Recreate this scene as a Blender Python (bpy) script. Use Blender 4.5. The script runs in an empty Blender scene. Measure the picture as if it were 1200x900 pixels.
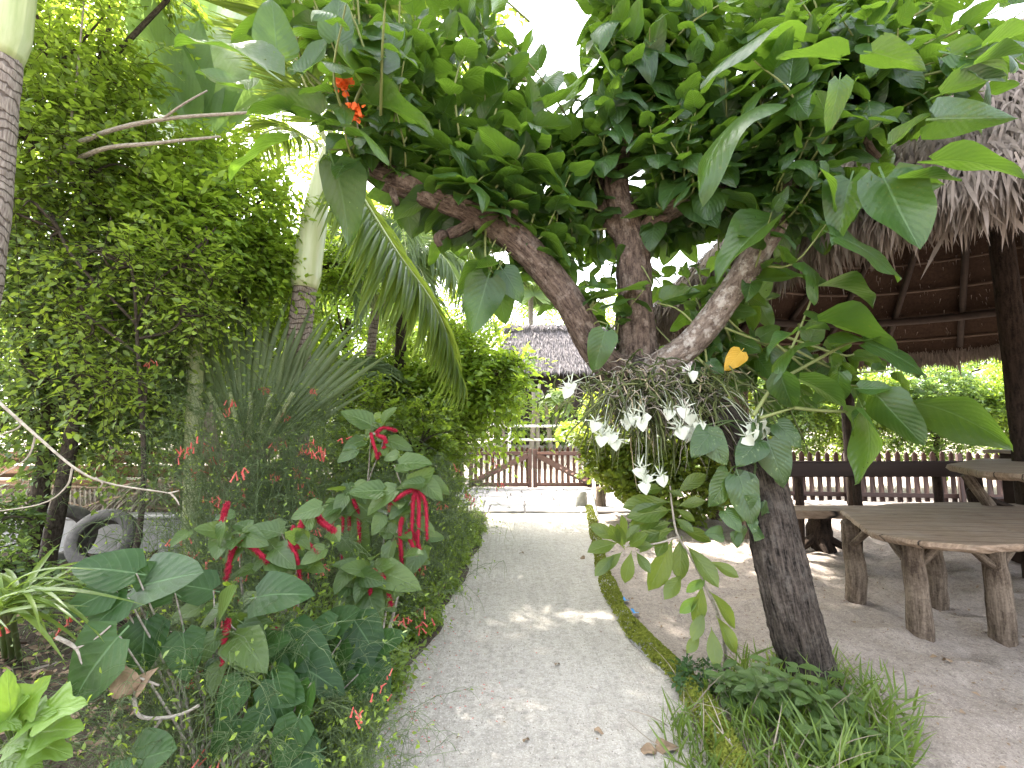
import bpy, math, random
import numpy as np
from mathutils import Vector
SC = bpy.context.scene
COL = SC.collection
rad = math.radians
# ------------------------------------------------------------------ camera
F_PX, HORIZON, EYE = 560.0, 508.0, 1.5
PITCH = math.atan((HORIZON - 450.0) / F_PX)
cam = bpy.data.cameras.new("camera")
cam.sensor_width = 36.0
cam.lens = 36.0 * F_PX / 1200.0
cam.clip_start, cam.clip_end = 0.05, 500.0
cam_ob = bpy.data.objects.new("camera", cam)
COL.objects.link(cam_ob)
cam_ob.location = (0, 0, EYE)
cam_ob.rotation_euler = (math.pi / 2 + PITCH, 0, 0)
SC.camera = cam_ob
# ------------------------------------------------------------------ sky, sun, exposure
SUN_EL, SUN_AZ = 54.0, -46.0          # azimuth from +Y (straight ahead), negative = to the left
w = bpy.data.worlds.new("World"); SC.world = w; w.use_nodes = True
nt = w.node_tree; bg = nt.nodes["Background"]
sky = nt.nodes.new("ShaderNodeTexSky"); sky.sky_type = 'NISHITA'; sky.sun_disc = False
sky.sun_elevation = rad(SUN_EL); sky.sun_rotation = rad(SUN_AZ)
sky.air_density = 1.0; sky.dust_density = 4.0; sky.ozone_density = 1.0
hs = nt.nodes.new("ShaderNodeHueSaturation"); hs.inputs["Saturation"].default_value = 0.35
nt.links.new(sky.outputs[0], hs.inputs["Color"]); nt.links.new(hs.outputs[0], bg.inputs["Color"])
bg.inputs["Strength"].default_value = 0.15
sd = Vector((math.sin(rad(SUN_AZ)) * math.cos(rad(SUN_EL)), math.cos(rad(SUN_AZ)) * math.cos(rad(SUN_EL)), math.sin(rad(SUN_EL))))
sun = bpy.data.lights.new("sun", 'SUN'); sun.energy = 2.4; sun.angle = rad(0.6); sun.color = (1, 0.95, 0.86)
sun_ob = bpy.data.objects.new("sun", sun); COL.objects.link(sun_ob)
sun_ob.rotation_euler = sd.to_track_quat('Z', 'Y').to_euler(); sun_ob.location = (0, 0, 30)
vs = SC.view_settings
vs.view_transform = 'Standard'; vs.look = 'None'; vs.gamma = 1.0; vs.use_curve_mapping = False
vs.exposure = 3.45
SC.cycles.use_denoising = True
SC.cycles.max_bounces = 8; SC.cycles.diffuse_bounces = 4; SC.cycles.transmission_bounces = 5; SC.cycles.glossy_bounces = 2
SC.cycles.sample_clamp_indirect = 8.0
# ------------------------------------------------------------------ helpers
R = np.random.default_rng(7)
CP, SP = math.cos(PITCH), math.sin(PITCH)
def at(px, py, Y):
    """the point of the place seen at photo pixel (px, py), Y metres ahead"""
    x, y = (px - 600) / F_PX, (450 - py) / F_PX
    d = np.array([x, CP - SP * y, SP + CP * y])
    return np.array([0, 0, EYE]) + d * (Y / d[1])
def gnd(px, py, z=0.0):
    x, y = (px - 600) / F_PX, (450 - py) / F_PX
    d = np.array([x, CP - SP * y, SP + CP * y])
    return np.array([0, 0, EYE]) + d * ((z - EYE) / d[2])
def unit(v):
    v = np.asarray(v, float)
    return v / np.maximum(np.linalg.norm(v, axis=-1, keepdims=True), 1e-9)
class Buf:
    def __init__(s): s.v = []; s.q = []; s.t3 = []; s.uv = []; s.ti = []; s.n = 0
    def add(s, v, q=None, t=None, uv=None, tint=0.5):
        v = np.asarray(v, float).reshape(-1, 3); k = len(v)
        s.v.append(v)
        if q is not None and len(q): s.q.append(np.asarray(q, np.int64) + s.n)
        if t is not None and len(t): s.t3.append(np.asarray(t, np.int64) + s.n)
        s.uv.append(np.zeros((k, 2)) if uv is None else np.asarray(uv, float))
        s.ti.append(np.broadcast_to(np.asarray(tint, float), (k,)))
        s.n += k
        return s
    def build(s, name, mat, parent=None, smooth=True):
        me = bpy.data.meshes.new(name)
        v = np.concatenate(s.v); q = np.concatenate(s.q) if s.q else np.zeros((0, 4), int); t = np.concatenate(s.t3) if s.t3 else np.zeros((0, 3), int)
        uv = np.concatenate(s.uv); ti = np.concatenate(s.ti)
        li = np.concatenate([q.ravel(), t.ravel()])
        me.vertices.add(len(v)); me.vertices.foreach_set("co", v.astype(np.float32).ravel())
        me.loops.add(len(li)); me.loops.foreach_set("vertex_index", li.astype(np.int32))
        nf = len(q) + len(t)
        me.polygons.add(nf)
        st = np.concatenate([np.arange(len(q)) * 4, len(q) * 4 + np.arange(len(t)) * 3])
        me.polygons.foreach_set("loop_start", st.astype(np.int32))
        me.polygons.foreach_set("use_smooth", np.full(nf, bool(smooth)))
        ul = me.uv_layers.new(name="UVMap"); ul.data.foreach_set("uv", uv[li].astype(np.float32).ravel())
        at_ = me.attributes.new("tint", 'FLOAT', 'POINT'); at_.data.foreach_set("value", ti.astype(np.float32))
        me.update(calc_edges=True)
        me.materials.append(mat)
        o = bpy.data.objects.new(name, me); COL.objects.link(o)
        if parent is not None: o.parent = parent; o.matrix_parent_inverse = inv(parent)
        return o
def inv(p):
    """parts are built in world space: undo the thing's own place; a part itself sits at the origin"""
    from mathutils import Matrix
    if p.parent is not None: return Matrix.Identity(4)
    return Matrix.LocRotScale(p.location, p.rotation_euler.to_quaternion(), p.scale).inverted()
def tag(o, label=None, cat=None, group=None, kind=None):
    if label: o["label"] = label
    if cat: o["category"] = cat
    if group: o["group"] = group
    if kind: o["kind"] = kind
    return o
def thing(name, label, cat, loc=(0, 0, 0), group=None):
    o = bpy.data.objects.new(name, None); COL.objects.link(o); o.empty_display_size = 0.1
    o.location = loc
    return tag(o, label, cat, group)
def copy_thing(root, loc, rotz, label, scale=1.0, group=None):
    r = root.copy(); COL.objects.link(r); r.location = loc; r.rotation_euler = (0, 0, rotz); r.scale = (scale,) * 3
    r["label"] = label
    if group: r["group"] = group
    for ch in list(root.children):
        c = ch.copy(); COL.objects.link(c); c.parent = r
        for g in list(ch.children):
            d = g.copy(); COL.objects.link(d); d.parent = c
    return r
def spline(P, n):
    """Catmull-Rom through P, n points"""
    P = np.asarray(P, float)
    if len(P) == 2: return P[0] + np.linspace(0, 1, n)[:, None] * (P[1] - P[0])
    E = np.vstack([2 * P[0] - P[1], P, 2 * P[-1] - P[-2]])
    s = np.linspace(0, len(P) - 1 - 1e-6, n); i = s.astype(int); t = (s - i)[:, None]
    a, b, c, d = E[i], E[i + 1], E[i + 2], E[i + 3]
    return 0.5 * (2 * b + (c - a) * t + (2 * a - 5 * b + 4 * c - d) * t ** 2 + (3 * b - a - 3 * c + d) * t ** 3)
def tube(buf, P, r, sides=12, rough=0.0, tint=0.5, cap=True, seed=0, lobes=0.0, ridge=0.0):
    P = np.asarray(P, float); n = len(P); r = np.broadcast_to(np.asarray(r, float), (n,))
    T = unit(np.gradient(P, axis=0)); X = np.zeros((n, 3))
    a = np.array([1.0, 0, 0]) if abs(T[0][0]) < 0.8 else np.array([0, 1.0, 0])
    x = unit(a - T[0] * (a @ T[0])); X[0] = x
    for i in range(1, n):
        x = x - T[i] * (x @ T[i]); x = unit(x); X[i] = x
    Yv = np.cross(T, X)
    th = np.linspace(0, 2 * math.pi, sides + 1)
    rr = np.random.default_rng(seed)
    L = np.concatenate([[0], np.cumsum(np.linalg.norm(np.diff(P, axis=0), axis=1))])
    k = np.ones((n, sides + 1))
    if rough:
        for f in (2, 3, 5, 8):
            k += rough / f ** .6 * np.sin(f * th[None] + rr.uniform(0, 6) + L[:, None] * rr.uniform(2, 9) * (1 if f % 2 else -1)) * np.sin(L[:, None] * rr.uniform(3, 14) + rr.uniform(0, 6))
        nz = rr.normal(0, rough * .35, (n, sides + 1)); nz[:, -1] = nz[:, 0]; k += nz
    if lobes: k += lobes * np.abs(np.sin(4.5 * th[None] + L[:, None] * 1.2)) - lobes / 2
    if ridge:      # furrowed bark: broken ridges running along the trunk
        Lc = L[:, None]; t_ = th[None]
        for f, am in ((9, 1.0), (14, .7), (23, .5)):
            ph = f * .5 * t_ * 2 + 1.4 * np.sin(Lc * (4 + f * .2) + f) + .9 * np.sin(Lc * 11 + 2 * t_ + f); k += ridge * am * ((1 - np.abs(np.sin(ph))) ** 1.5 - .4) * (.6 + .4 * np.sin(Lc * 9 + 3 * t_ + f))
    k[:, -1] = k[:, 0]
    V = P[:, None] + (r[:, None] * k)[..., None] * (np.cos(th)[None, :, None] * X[:, None] + np.sin(th)[None, :, None] * Yv[:, None])
    uv = np.stack([np.broadcast_to(th / (2 * math.pi), (n, sides + 1)) * 2 * math.pi * max(r.mean(), 1e-3), np.broadcast_to(L[:, None], (n, sides + 1))], -1)
    i, j = np.meshgrid(np.arange(n - 1), np.arange(sides), indexing='ij'); b = (i * (sides + 1) + j).ravel()
    q = np.stack([b, b + 1, b + sides + 2, b + sides + 1], -1)
    V = V.reshape(-1, 3); uv = uv.reshape(-1, 2)
    tr = None
    if cap:
        V = np.vstack([V, P[0], P[-1]]); uv = np.vstack([uv, uv[0], uv[-1]])
        c0, c1 = len(V) - 2, len(V) - 1; e = (n - 1) * (sides + 1); J = np.arange(sides)
        tr = np.vstack([np.stack([np.full(sides, c0), J + 1, J], -1), np.stack([np.full(sides, c1), e + J, e + J + 1], -1)])
    buf.add(V, q, tr, uv, tint)
def strands(buf, P, r, sides=3, tint=0.5):
    """many thin tubes at once: P (N,K,3), r scalar | (K,) | (N,K)"""
    P = np.asarray(P, float); N, K, _ = P.shape
    if N == 0: return
    r = np.broadcast_to(np.asarray(r, float), (N, K))
    T = unit(np.gradient(P, axis=1))
    A = np.where(np.abs(T[..., 2:3]) < .8, np.array([0, 0, 1.0]), np.array([1.0, 0, 0]))
    X = unit(np.cross(T, A)); Y = np.cross(T, X)
    th = np.arange(sides) * 2 * math.pi / sides
    V = P[:, :, None] + r[:, :, None, None] * (np.cos(th)[:, None] * X[:, :, None] + np.sin(th)[:, None] * Y[:, :, None])
    n, i, j = np.meshgrid(np.arange(N), np.arange(K - 1), np.arange(sides), indexing='ij')
    b = n * K * sides + i * sides; j2 = (j + 1) % sides
    q = np.stack([b + j, b + j2, b + sides + j2, b + sides + j], -1).reshape(-1, 4)
    uv = np.zeros((N, K, sides, 2)); uv[..., 1] = np.linspace(0, 1, K)[None, :, None]; uv[..., 0] = .5
    ti = np.broadcast_to(np.asarray(tint, float).reshape(-1, 1, 1), (N, K, sides)).reshape(-1)
    buf.add(V.reshape(-1, 3), q, None, uv.reshape(-1, 2), ti)
def leaf_tpl(shape='ovate', ratio=.3, nu=4, nv=6, fold=.25, droop=.2, wave=.02, pet=0.0, curl=0.0, seed=0):
    rr = np.random.default_rng(seed)
    v = np.linspace(0, 1, nv + 1)
    if shape == 'ovate': wd = np.sin(np.pi * v ** .72) ** .85
    elif shape == 'cordate': wd = np.minimum(1, (v + .03) * 7) ** .6 * (1 - v ** 1.9) ** .75
    elif shape == 'obovate': wd = np.sin(np.pi * v ** 1.25) ** .8
    elif shape == 'strap': wd = np.minimum(1, .55 + v * 3) * (1 - v ** 3.5)
    elif shape == 'lobed': wd = np.sin(np.pi * v ** .8) * (1 + .35 * np.sin(v * 14 + 1))
    else: wd = np.sin(np.pi * v ** .85)
    wd = np.maximum(wd, 0.02); wd[-1] = .004
    u = np.linspace(-1, 1, nu + 1)
    U, V = np.meshgrid(u, v)
    x = U * wd[:, None] * ratio
    z = np.abs(x) * fold - droop * V ** 2 + wave * np.sin(V * 9 + rr.uniform(0, 6) + 2.5 * np.sign(U)) * np.abs(U) ** 1.5 - curl * (U ** 2) * ratio
    y = V - .15 * droop * V ** 2
    if shape == 'cordate': y = y - .10 * np.exp(-(V * 9) ** 2) * np.abs(U) ** 1.3
    co = np.stack([x, y, z], -1).reshape(-1, 3)
    i, j = np.meshgrid(np.arange(nv), np.arange(nu), indexing='ij'); b = (i * (nu + 1) + j).ravel()
    q = np.stack([b, b + 1, b + nu + 2, b + nu + 1], -1)
    uv = np.stack([U * .5 + .5, V], -1).reshape(-1, 2)
    if pet:
        k = len(co); h = .013
        co = np.vstack([co, [[-h, -pet, 0], [h, -pet, 0], [h, 0.02, 0], [-h, .02, 0]]]); co[:, 1] += pet
        uv = np.vstack([uv, [[.5, .5]] * 4]); q = np.vstack([q, [k, k + 1, k + 2, k + 3]])
    return co, q, uv
def scatter(buf, tpls, pos, dirs, nrm, size, tint):
    """leaf shapes set out at pos, pointing along dirs, face along nrm"""
    pos = np.asarray(pos, float).reshape(-1, 3); N = len(pos)
    if N == 0: return
    y = unit(np.broadcast_to(np.asarray(dirs, float), (N, 3))); z = np.broadcast_to(np.asarray(nrm, float), (N, 3))
    z = z - y * np.sum(z * y, -1, keepdims=True); bad = np.linalg.norm(z, axis=1) < 1e-3
    if bad.any(): z = np.where(bad[:, None], np.cross(y, [1.0, .3, .1]), z)
    z = unit(z); x = np.cross(y, z)
    size = np.broadcast_to(np.asarray(size, float), (N,)); tint = np.broadcast_to(np.asarray(tint, float), (N,))
    pick = np.arange(N) % len(tpls)
    for k, (co, q, uv) in enumerate(tpls):
        m = pick == k; n = int(m.sum())
        if not n: continue
        V = pos[m][:, None] + size[m][:, None, None] * (co[None, :, 0:1] * x[m][:, None] + co[None, :, 1:2] * y[m][:, None] + co[None, :, 2:3] * z[m][:, None])
        Q = q[None] + (np.arange(n) * len(co))[:, None, None]
        buf.add(V.reshape(-1, 3), Q.reshape(-1, 4), None, np.tile(uv, (n, 1)), np.repeat(tint[m], len(co)))
def rnd_dir(n, rng=R): return unit(rng.normal(size=(n, 3)))
def box(buf, c, s, rotz=0.0, tint=0.5, tilt=None, bev=0.0):
    """a box with softened edges: centre c, size s"""
    s = np.asarray(s, float) / 2; b = min(bev if bev else 0.006, s.min() * .6)
    pts = []; idx = {}
    for a in (-1, 1):
        for bb in (-1, 1):
            for cc in (-1, 1):
                for ax in range(3):
                    p = np.array([a, bb, cc]) * s; d = np.array([a, bb, cc], float)
                    for k in range(3):
                        if k != ax: p[k] -= d[k] * b
                    idx[(a, bb, cc, ax)] = len(pts); pts.append(p)
    V = np.array(pts); q = []; t = []
    for ax in range(3):
        o1, o2 = [k for k in range(3) if k != ax]
        for sg in (-1, 1):
            f = []
            for p1, p2 in ((-1, -1), (1, -1), (1, 1), (-1, 1)):
                k = [0, 0, 0]; k[ax] = sg; k[o1] = p1; k[o2] = p2; f.append(idx[(*k, ax)])
            q.append(f)
        for p1 in (-1, 1):
            for p2 in (-1, 1):
                k0 = [0, 0, 0]; k0[ax] = -1; k0[o1] = p1; k0[o2] = p2; k1 = list(k0); k1[ax] = 1
                q.append([idx[(*k0, o1)], idx[(*k1, o1)], idx[(*k1, o2)], idx[(*k0, o2)]])
    for a in (-1, 1):
        for bb in (-1, 1):
            for cc in (-1, 1): t.append([idx[(a, bb, cc, k)] for k in range(3)])
    if tilt is not None: V = V @ np.array(tilt).T
    cz, sz = math.cos(rotz), math.sin(rotz)
    V = V @ np.array([[cz, -sz, 0], [sz, cz, 0], [0, 0, 1]]).T + np.asarray(c, float)
    buf.add(V, q, t, V[:, :2] * 1.0, tint)
def bar(buf, p, q_, wd, th, up=(0, 0, 1), tint=0.5, bev=0.005):
    """a squared timber from p to q_"""
    p = np.asarray(p, float); q_ = np.asarray(q_, float); x = unit(q_ - p); L = np.linalg.norm(q_ - p)
    z = np.asarray(up, float); z = unit(z - x * (z @ x)); y = np.cross(z, x)
    box(buf, (p + q_) / 2, (L, th, wd), 0, tint, tilt=np.stack([x, y, z], 1), bev=bev)
# ------------------------------------------------------------------ materials
class G:
    """a small wrapper for building node trees"""
    def __init__(s, name):
        s.m = bpy.data.materials.new(name); s.m.use_nodes = True; s.t = s.m.node_tree; s.t.nodes.clear()
        s.out = s.t.nodes.new("ShaderNodeOutputMaterial")
    def n(s, typ, **kw):
        nd = s.t.nodes.new(typ)
        for k, v in kw.items(): setattr(nd, k, v)
        return nd
    def l(s, a, b): s.t.links.new(a, b)
    def put(s, sock, v):
        if isinstance(v, bpy.types.NodeSocket): s.l(v, sock)
        elif isinstance(v, (tuple, list)) and len(v) == 3 and sock.type == 'RGBA': sock.default_value = (*v, 1)
        else: sock.default_value = v
    def math(s, op, a, b=0.0, clamp=False):
        nd = s.n("ShaderNodeMath", operation=op); nd.use_clamp = clamp; s.put(nd.inputs[0], a); s.put(nd.inputs[1], b); return nd.outputs[0]
    def mix(s, f, a, b, mode='MIX'):
        nd = s.n("ShaderNodeMix", data_type='RGBA', blend_type=mode); s.put(nd.inputs[0], f); s.put(nd.inputs[6], a); s.put(nd.inputs[7], b); return nd.outputs[2]
    def attr(s, name="tint"): return s.n("ShaderNodeAttribute", attribute_name=name).outputs["Fac"]
    def coord(s, kind="Object"): return s.n("ShaderNodeTexCoord").outputs[kind]
    def scale(s, vec, sc):
        nd = s.n("ShaderNodeMapping"); s.l(vec, nd.inputs[0]); nd.inputs["Scale"].default_value = sc; return nd.outputs[0]
    def noise(s, vec, sc, detail=4, rough=.6):
        nd = s.n("ShaderNodeTexNoise"); s.l(vec, nd.inputs["Vector"]); nd.inputs["Scale"].default_value = sc
        nd.inputs["Detail"].default_value = detail; nd.inputs["Roughness"].default_value = rough; return nd.outputs["Fac"]
    def vor(s, vec, sc, feat='F1'):
        nd = s.n("ShaderNodeTexVoronoi", feature=feat); s.l(vec, nd.inputs["Vector"]); nd.inputs["Scale"].default_value = sc; return nd.outputs["Distance"]
    def ramp(s, f, stops):
        nd = s.n("ShaderNodeValToRGB"); s.l(f, nd.inputs[0]); e = nd.color_ramp.elements
        while len(e) < len(stops): e.new(.5)
        for k, (p, c) in enumerate(stops): e[k].position = p; e[k].color = (*c, 1) if len(c) == 3 else c
        return nd.outputs[0]
    def step(s, f, a, b): 
        nd = s.n("ShaderNodeMapRange"); s.l(f, nd.inputs[0]); nd.inputs[1].default_value = a; nd.inputs[2].default_value = b; return nd.outputs[0]
    def bump(s, h, st=.5, dist=.01):
        nd = s.n("ShaderNodeBump"); s.l(h, nd.inputs["Height"]); nd.inputs["Strength"].default_value = st; nd.inputs["Distance"].default_value = dist; return nd.outputs[0]
    def pbr(s, col, rough=.6, nrm=None, spec=.4, finish=True):
        p = s.n("ShaderNodeBsdfPrincipled"); s.put(p.inputs["Base Color"], col); s.put(p.inputs["Roughness"], rough)
        p.inputs["Specular IOR Level"].default_value = spec
        if nrm is not None: s.l(nrm, p.inputs["Normal"])
        if finish: s.l(p.outputs[0], s.out.inputs[0])
        return p
def leaf_mat(name, dark, light, glow, trans=.42, rough=.42, veins=0.0, spots=0.0, spot_col=(.3, .32, .12), spec=.45, fz=28, holes=0.0):
    g = G(name); t = g.attr(); uv = g.coord("UV"); ob = g.coord("Object")
    c = g.mix(t, dark, light)
    nz = g.noise(ob, 14, 4)
    c = g.mix(g.step(nz, .35, .75), c, g.mix(.5, c, light)); c = g.mix(g.math('MULTIPLY', g.step(g.noise(ob, 4.5, 3), .5, .7), .55), c, tuple(x * .55 for x in dark))
    gl = g.mix(t, tuple(x * .75 for x in glow), glow)
    nrm = None
    if veins:
        sep = g.n("ShaderNodeSeparateXYZ"); g.l(uv, sep.inputs[0])
        u = g.math('ABSOLUTE', g.math('SUBTRACT', sep.outputs[0], .5)); v = sep.outputs[1]
        mid = g.math('SUBTRACT', 1.0, g.step(u, .008, .03))
        side = g.math('SINE', g.math('MULTIPLY', g.math('SUBTRACT', v, g.math('MULTIPLY', u, .7)), fz * 2))
        sv = g.step(side, .90, 1.0)
        vn = g.math('MAXIMUM', mid, g.math('MULTIPLY', sv, .35))
        c = g.mix(g.math('MULTIPLY', vn, veins), c, tuple(min(1, x * 1.8 + .05) for x in light))
        gl = g.mix(g.math('MULTIPLY', vn, .6), gl, tuple(x * .5 for x in glow))
        h = g.math('ADD', g.math('MULTIPLY', side, .22), g.math('MULTIPLY', g.noise(ob, 38, 3), 1.3))
        nrm = g.bump(g.math('SUBTRACT', h, g.math('MULTIPLY', mid, .8)), .5, .004)
    if spots:
        sp = g.math('MULTIPLY', g.step(g.noise(ob, 60, 3), .60, .68), g.step(g.noise(ob, 6, 2), .42, .6)); c = g.mix(g.math('MULTIPLY', sp, spots), c, spot_col)
    p = g.pbr(c, rough, nrm, spec, False)
    tr = g.n("ShaderNodeBsdfTranslucent"); g.put(tr.inputs[0], gl)
    if nrm is not None: g.l(nrm, tr.inputs["Normal"])
    mx = g.n("ShaderNodeMixShader"); mx.inputs[0].default_value = trans
    g.l(p.outputs[0], mx.inputs[1]); g.l(tr.outputs[0], mx.inputs[2]); g.l(mx.outputs[0], g.out.inputs[0])
    if holes:      # gaps eaten by insects
        hv = g.math('ADD', g.vor(ob, 26), g.math('MULTIPLY', g.noise(ob, 60, 2), .12)); k = g.math('MULTIPLY', g.math('LESS_THAN', hv, .17), g.math('GREATER_THAN', g.noise(ob, 5, 2), 1 - holes))
        tp = g.n("ShaderNodeBsdfTransparent"); m2 = g.n("ShaderNodeMixShader"); g.l(k, m2.inputs[0]); g.l(mx.outputs[0], m2.inputs[1]); g.l(tp.outputs[0], m2.inputs[2]); g.l(m2.outputs[0], g.out.inputs[0])
    return g.m
def bark_mat(name, dark, light, su=60, sv=9, bump=1.0, patch=None, pcol=(.35, .33, .3), dist=.02):
    g = G(name); uv = g.coord("UV"); ob = g.coord("Object")
    st = g.scale(uv, (su, sv, 1))
    n1 = g.noise(st, 1.0, 6, .65); n2 = g.noise(ob, 9, 3); n3 = g.noise(ob, 60, 4)
    h = g.math('ADD', n1, g.math('MULTIPLY', n3, .35))
    f = g.step(h, .52, .80)
    c = g.mix(f, dark, light)
    c = g.mix(g.math('MULTIPLY', n2, .5), c, tuple(x * .6 for x in dark))
    if patch: c = g.mix(g.math('MULTIPLY', g.step(g.noise(ob, 14, 4, .7), .52, .62), patch), c, pcol)
    g.pbr(c, .9, g.bump(h, bump, dist), .15)
    return g.m
def plain_mat(name, a, b, sc=8, rough=.8, bump=.3, stretch=(1, 1, 1), spec=.3, detail=5, dist=.01):
    g = G(name); ob = g.scale(g.coord("Object"), stretch); n = g.noise(ob, sc, detail); m = g.noise(g.coord("Object"), 2.1, 3)
    t = g.attr()
    c = g.mix(g.step(n, .3, .7), a, b); c = g.mix(g.math('MULTIPLY', m, .4), c, tuple(x * .65 for x in a))
    c = g.mix(g.math('MULTIPLY', t, .35), c, tuple(min(1, x * 1.25) for x in b))
    g.pbr(c, rough, g.bump(n, bump, dist), spec)
    return g.m
M = {}
# ground stuffs
def sand_mat(name, a, b, rake, specks, rot=.12):
    g = G(name); ob = g.coord("Object")
    big = g.noise(ob, .9, 4); mid = g.noise(ob, 7, 5, .7); fine = g.noise(ob, 62, 5, .85)
    mp = g.n("ShaderNodeMapping"); g.l(ob, mp.inputs[0]); mp.inputs["Rotation"].default_value = (0, 0, rot); mp.inputs["Scale"].default_value = (26, 1.1, 1)
    rk = g.noise(mp.outputs[0], 1.0, 5, .65)
    c = g.mix(g.step(g.math('ADD', g.math('MULTIPLY', big, .5), g.math('MULTIPLY', mid, .5)), .35, .65), a, b)
    c = g.mix(g.math('MULTIPLY', g.step(rk, .45, .75), rake), c, tuple(x * .62 for x in a))
    c = g.mix(g.math('MULTIPLY', g.step(fine, .50, .66), .8), c, tuple(x * .55 for x in a))
    c = g.mix(g.math('MULTIPLY', g.step(g.noise(ob, 110, 2), .56, .68), .7), c, tuple(min(1, x * 1.25) for x in b))
    sp = g.vor(g.scale(ob, (1, .55, 1)), 42); sp2 = g.step(g.noise(ob, 3.5, 3), .36, .60)
    k = g.math('MULTIPLY', g.math('MULTIPLY', g.math('SUBTRACT', 1.0, g.step(sp, .10, .17)), sp2), specks)
    c = g.mix(k, c, (.09, .065, .05))
    m2 = g.noise(ob, 24, 4, .75); c = g.mix(g.math('MULTIPLY', g.step(m2, .48, .68), .6), c, tuple(x * .55 for x in a))
    s3 = g.math('MULTIPLY', g.math('SUBTRACT', 1.0, g.step(g.vor(g.scale(ob, (.6, 1, 1)), 75), .08, .16)), g.step(g.noise(ob, 9, 3), .45, .6)); c = g.mix(g.math('MULTIPLY', s3, .8), c, (.11, .08, .06))
    h = g.math('ADD', g.math('MULTIPLY', mid, 1.0), g.math('ADD', g.math('MULTIPLY', fine, .4), g.math('MULTIPLY', rk, rake * 2)))
    g.pbr(c, .95, g.bump(h, 1.0, .03), .1)
    return g.m
M['path'] = sand_mat("path_sand", (.385, .352, .305), (.515, .478, .422), .32, .85)
M['sand'] = sand_mat("raked_sand", (.265, .222, .185), (.375, .322, .278), .2, .95, .9)
M['soil'] = plain_mat("dark_soil", (.035, .026, .019), (.10, .08, .06), 22, .95, 1.0, spec=.1, dist=.03)
M['paving'] = plain_mat("stone_paving", (.17, .165, .17), (.27, .245, .225), 6, .9, .6)
# bark and wood
M['bark'] = bark_mat("furrowed_bark", (.010, .008, .0065), (.125, .10, .082), 60, 6, 1.0, .12, (.26, .24, .21), .03)
M['bark_brown'] = bark_mat("brown_bark", (.035, .023, .018), (.17, .125, .098), 50, 10, 1.0, .25, (.36, .30, .25), .02)
M['bark_pale'] = bark_mat("pale_lichen_bark", (.07, .05, .04), (.23, .185, .15), 40, 14, .9, .6, (.36, .335, .30), .012)
M['bark_dark'] = bark_mat("dark_twig_bark", (.02, .015, .012), (.10, .08, .06), 60, 20, .6)
M['twig'] = bark_mat("grey_twig", (.18, .15, .12), (.42, .38, .32), 80, 30, .4)
M['twig_white'] = bark_mat("bleached_twig", (.20, .17, .13), (.42, .38, .31), 90, 30, .6, .4, (.14, .12, .09), .006)
def palm_bark():
    g = G("ringed_palm_bark"); uv = g.coord("UV"); ob = g.coord("Object")
    sep = g.n("ShaderNodeSeparateXYZ"); g.l(uv, sep.inputs[0])
    nz = g.noise(ob, 6, 3)
    ring = g.math('SINE', g.math('MULTIPLY', g.math('ADD', sep.outputs[1], g.math('ADD', g.math('MULTIPLY', nz, .16), g.math('MULTIPLY', g.noise(ob, 1.6, 2), .3))), 88))
    n = g.noise(g.scale(uv, (70, 12, 1)), 1, 5)
    c = g.mix(g.step(n, .35, .7), (.16, .125, .105), (.36, .31, .27))
    c = g.mix(g.math('MULTIPLY', g.step(ring, .72, .95), .8), c, (.07, .05, .04))
    g.pbr(c, .85, g.bump(g.math('SUBTRACT', n, g.step(ring, .6, 1.0)), .8, .02), .2); return g.m
M['palm_bark'] = palm_bark()
M['shaft'] = plain_mat("crownshaft_green", (.22, .28, .09), (.44, .46, .26), 3, .45, .15, (6, 6, .5), .5)
M['shaft_pale'] = plain_mat("crownshaft_pale", (.36, .42, .19), (.55, .56, .38), 3, .45, .15, (6, 6, .5), .5)
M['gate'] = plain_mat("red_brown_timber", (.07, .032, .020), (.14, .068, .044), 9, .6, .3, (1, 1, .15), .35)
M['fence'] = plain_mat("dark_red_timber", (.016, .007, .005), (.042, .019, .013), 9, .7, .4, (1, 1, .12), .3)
M['plank'] = plain_mat("weathered_plank", (.15, .115, .085), (.34, .28, .22), 11, .75, .5, (.12, 1, 1), .3)
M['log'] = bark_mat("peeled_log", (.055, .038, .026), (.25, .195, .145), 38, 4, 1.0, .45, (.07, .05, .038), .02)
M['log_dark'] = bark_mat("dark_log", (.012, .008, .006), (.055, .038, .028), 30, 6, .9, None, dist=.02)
M['slab_edge'] = plain_mat("raw_slab_edge", (.10, .065, .045), (.24, .165, .115), 14, .85, .8, (1, 1, 3), .2)
def board_mat():
    g = G("table_boards"); ob = g.coord("Object"); sep = g.n("ShaderNodeSeparateXYZ"); g.l(ob, sep.inputs[0])
    y = g.math('ADD', sep.outputs[1], g.math('MULTIPLY', sep.outputs[0], .12)); gap = g.step(g.math('ABSOLUTE', g.math('SUBTRACT', g.math('FRACT', g.math('MULTIPLY', y, 5.2)), .5)), .47, .495)
    n = g.noise(g.scale(ob, (1.2, 16, 6)), 5, 6, .7); st = g.noise(ob, 3.2, 4); kn = g.vor(g.scale(ob, (1, 2.2, 1)), 3.1)
    c = g.mix(g.step(n, .3, .72), (.12, .078, .05), (.31, .225, .155)); c = g.mix(g.math('MULTIPLY', g.step(st, .45, .7), .55), c, (.30, .25, .20)); c = g.mix(g.math('SUBTRACT', 1.0, g.step(kn, .03, .09)), c, (.05, .033, .022)); c = g.mix(gap, c, (.012, .009, .007))
    g.pbr(c, .75, g.bump(g.math('SUBTRACT', n, g.math('MULTIPLY', gap, 2.0)), .7, .01), .3); return g.m
M['boards'] = board_mat()
M['dark_plank'] = plain_mat("dark_plank", (.014, .008, .006), (.036, .02, .015), 9, .65, .3, (.15, 1, 1), .3)
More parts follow.
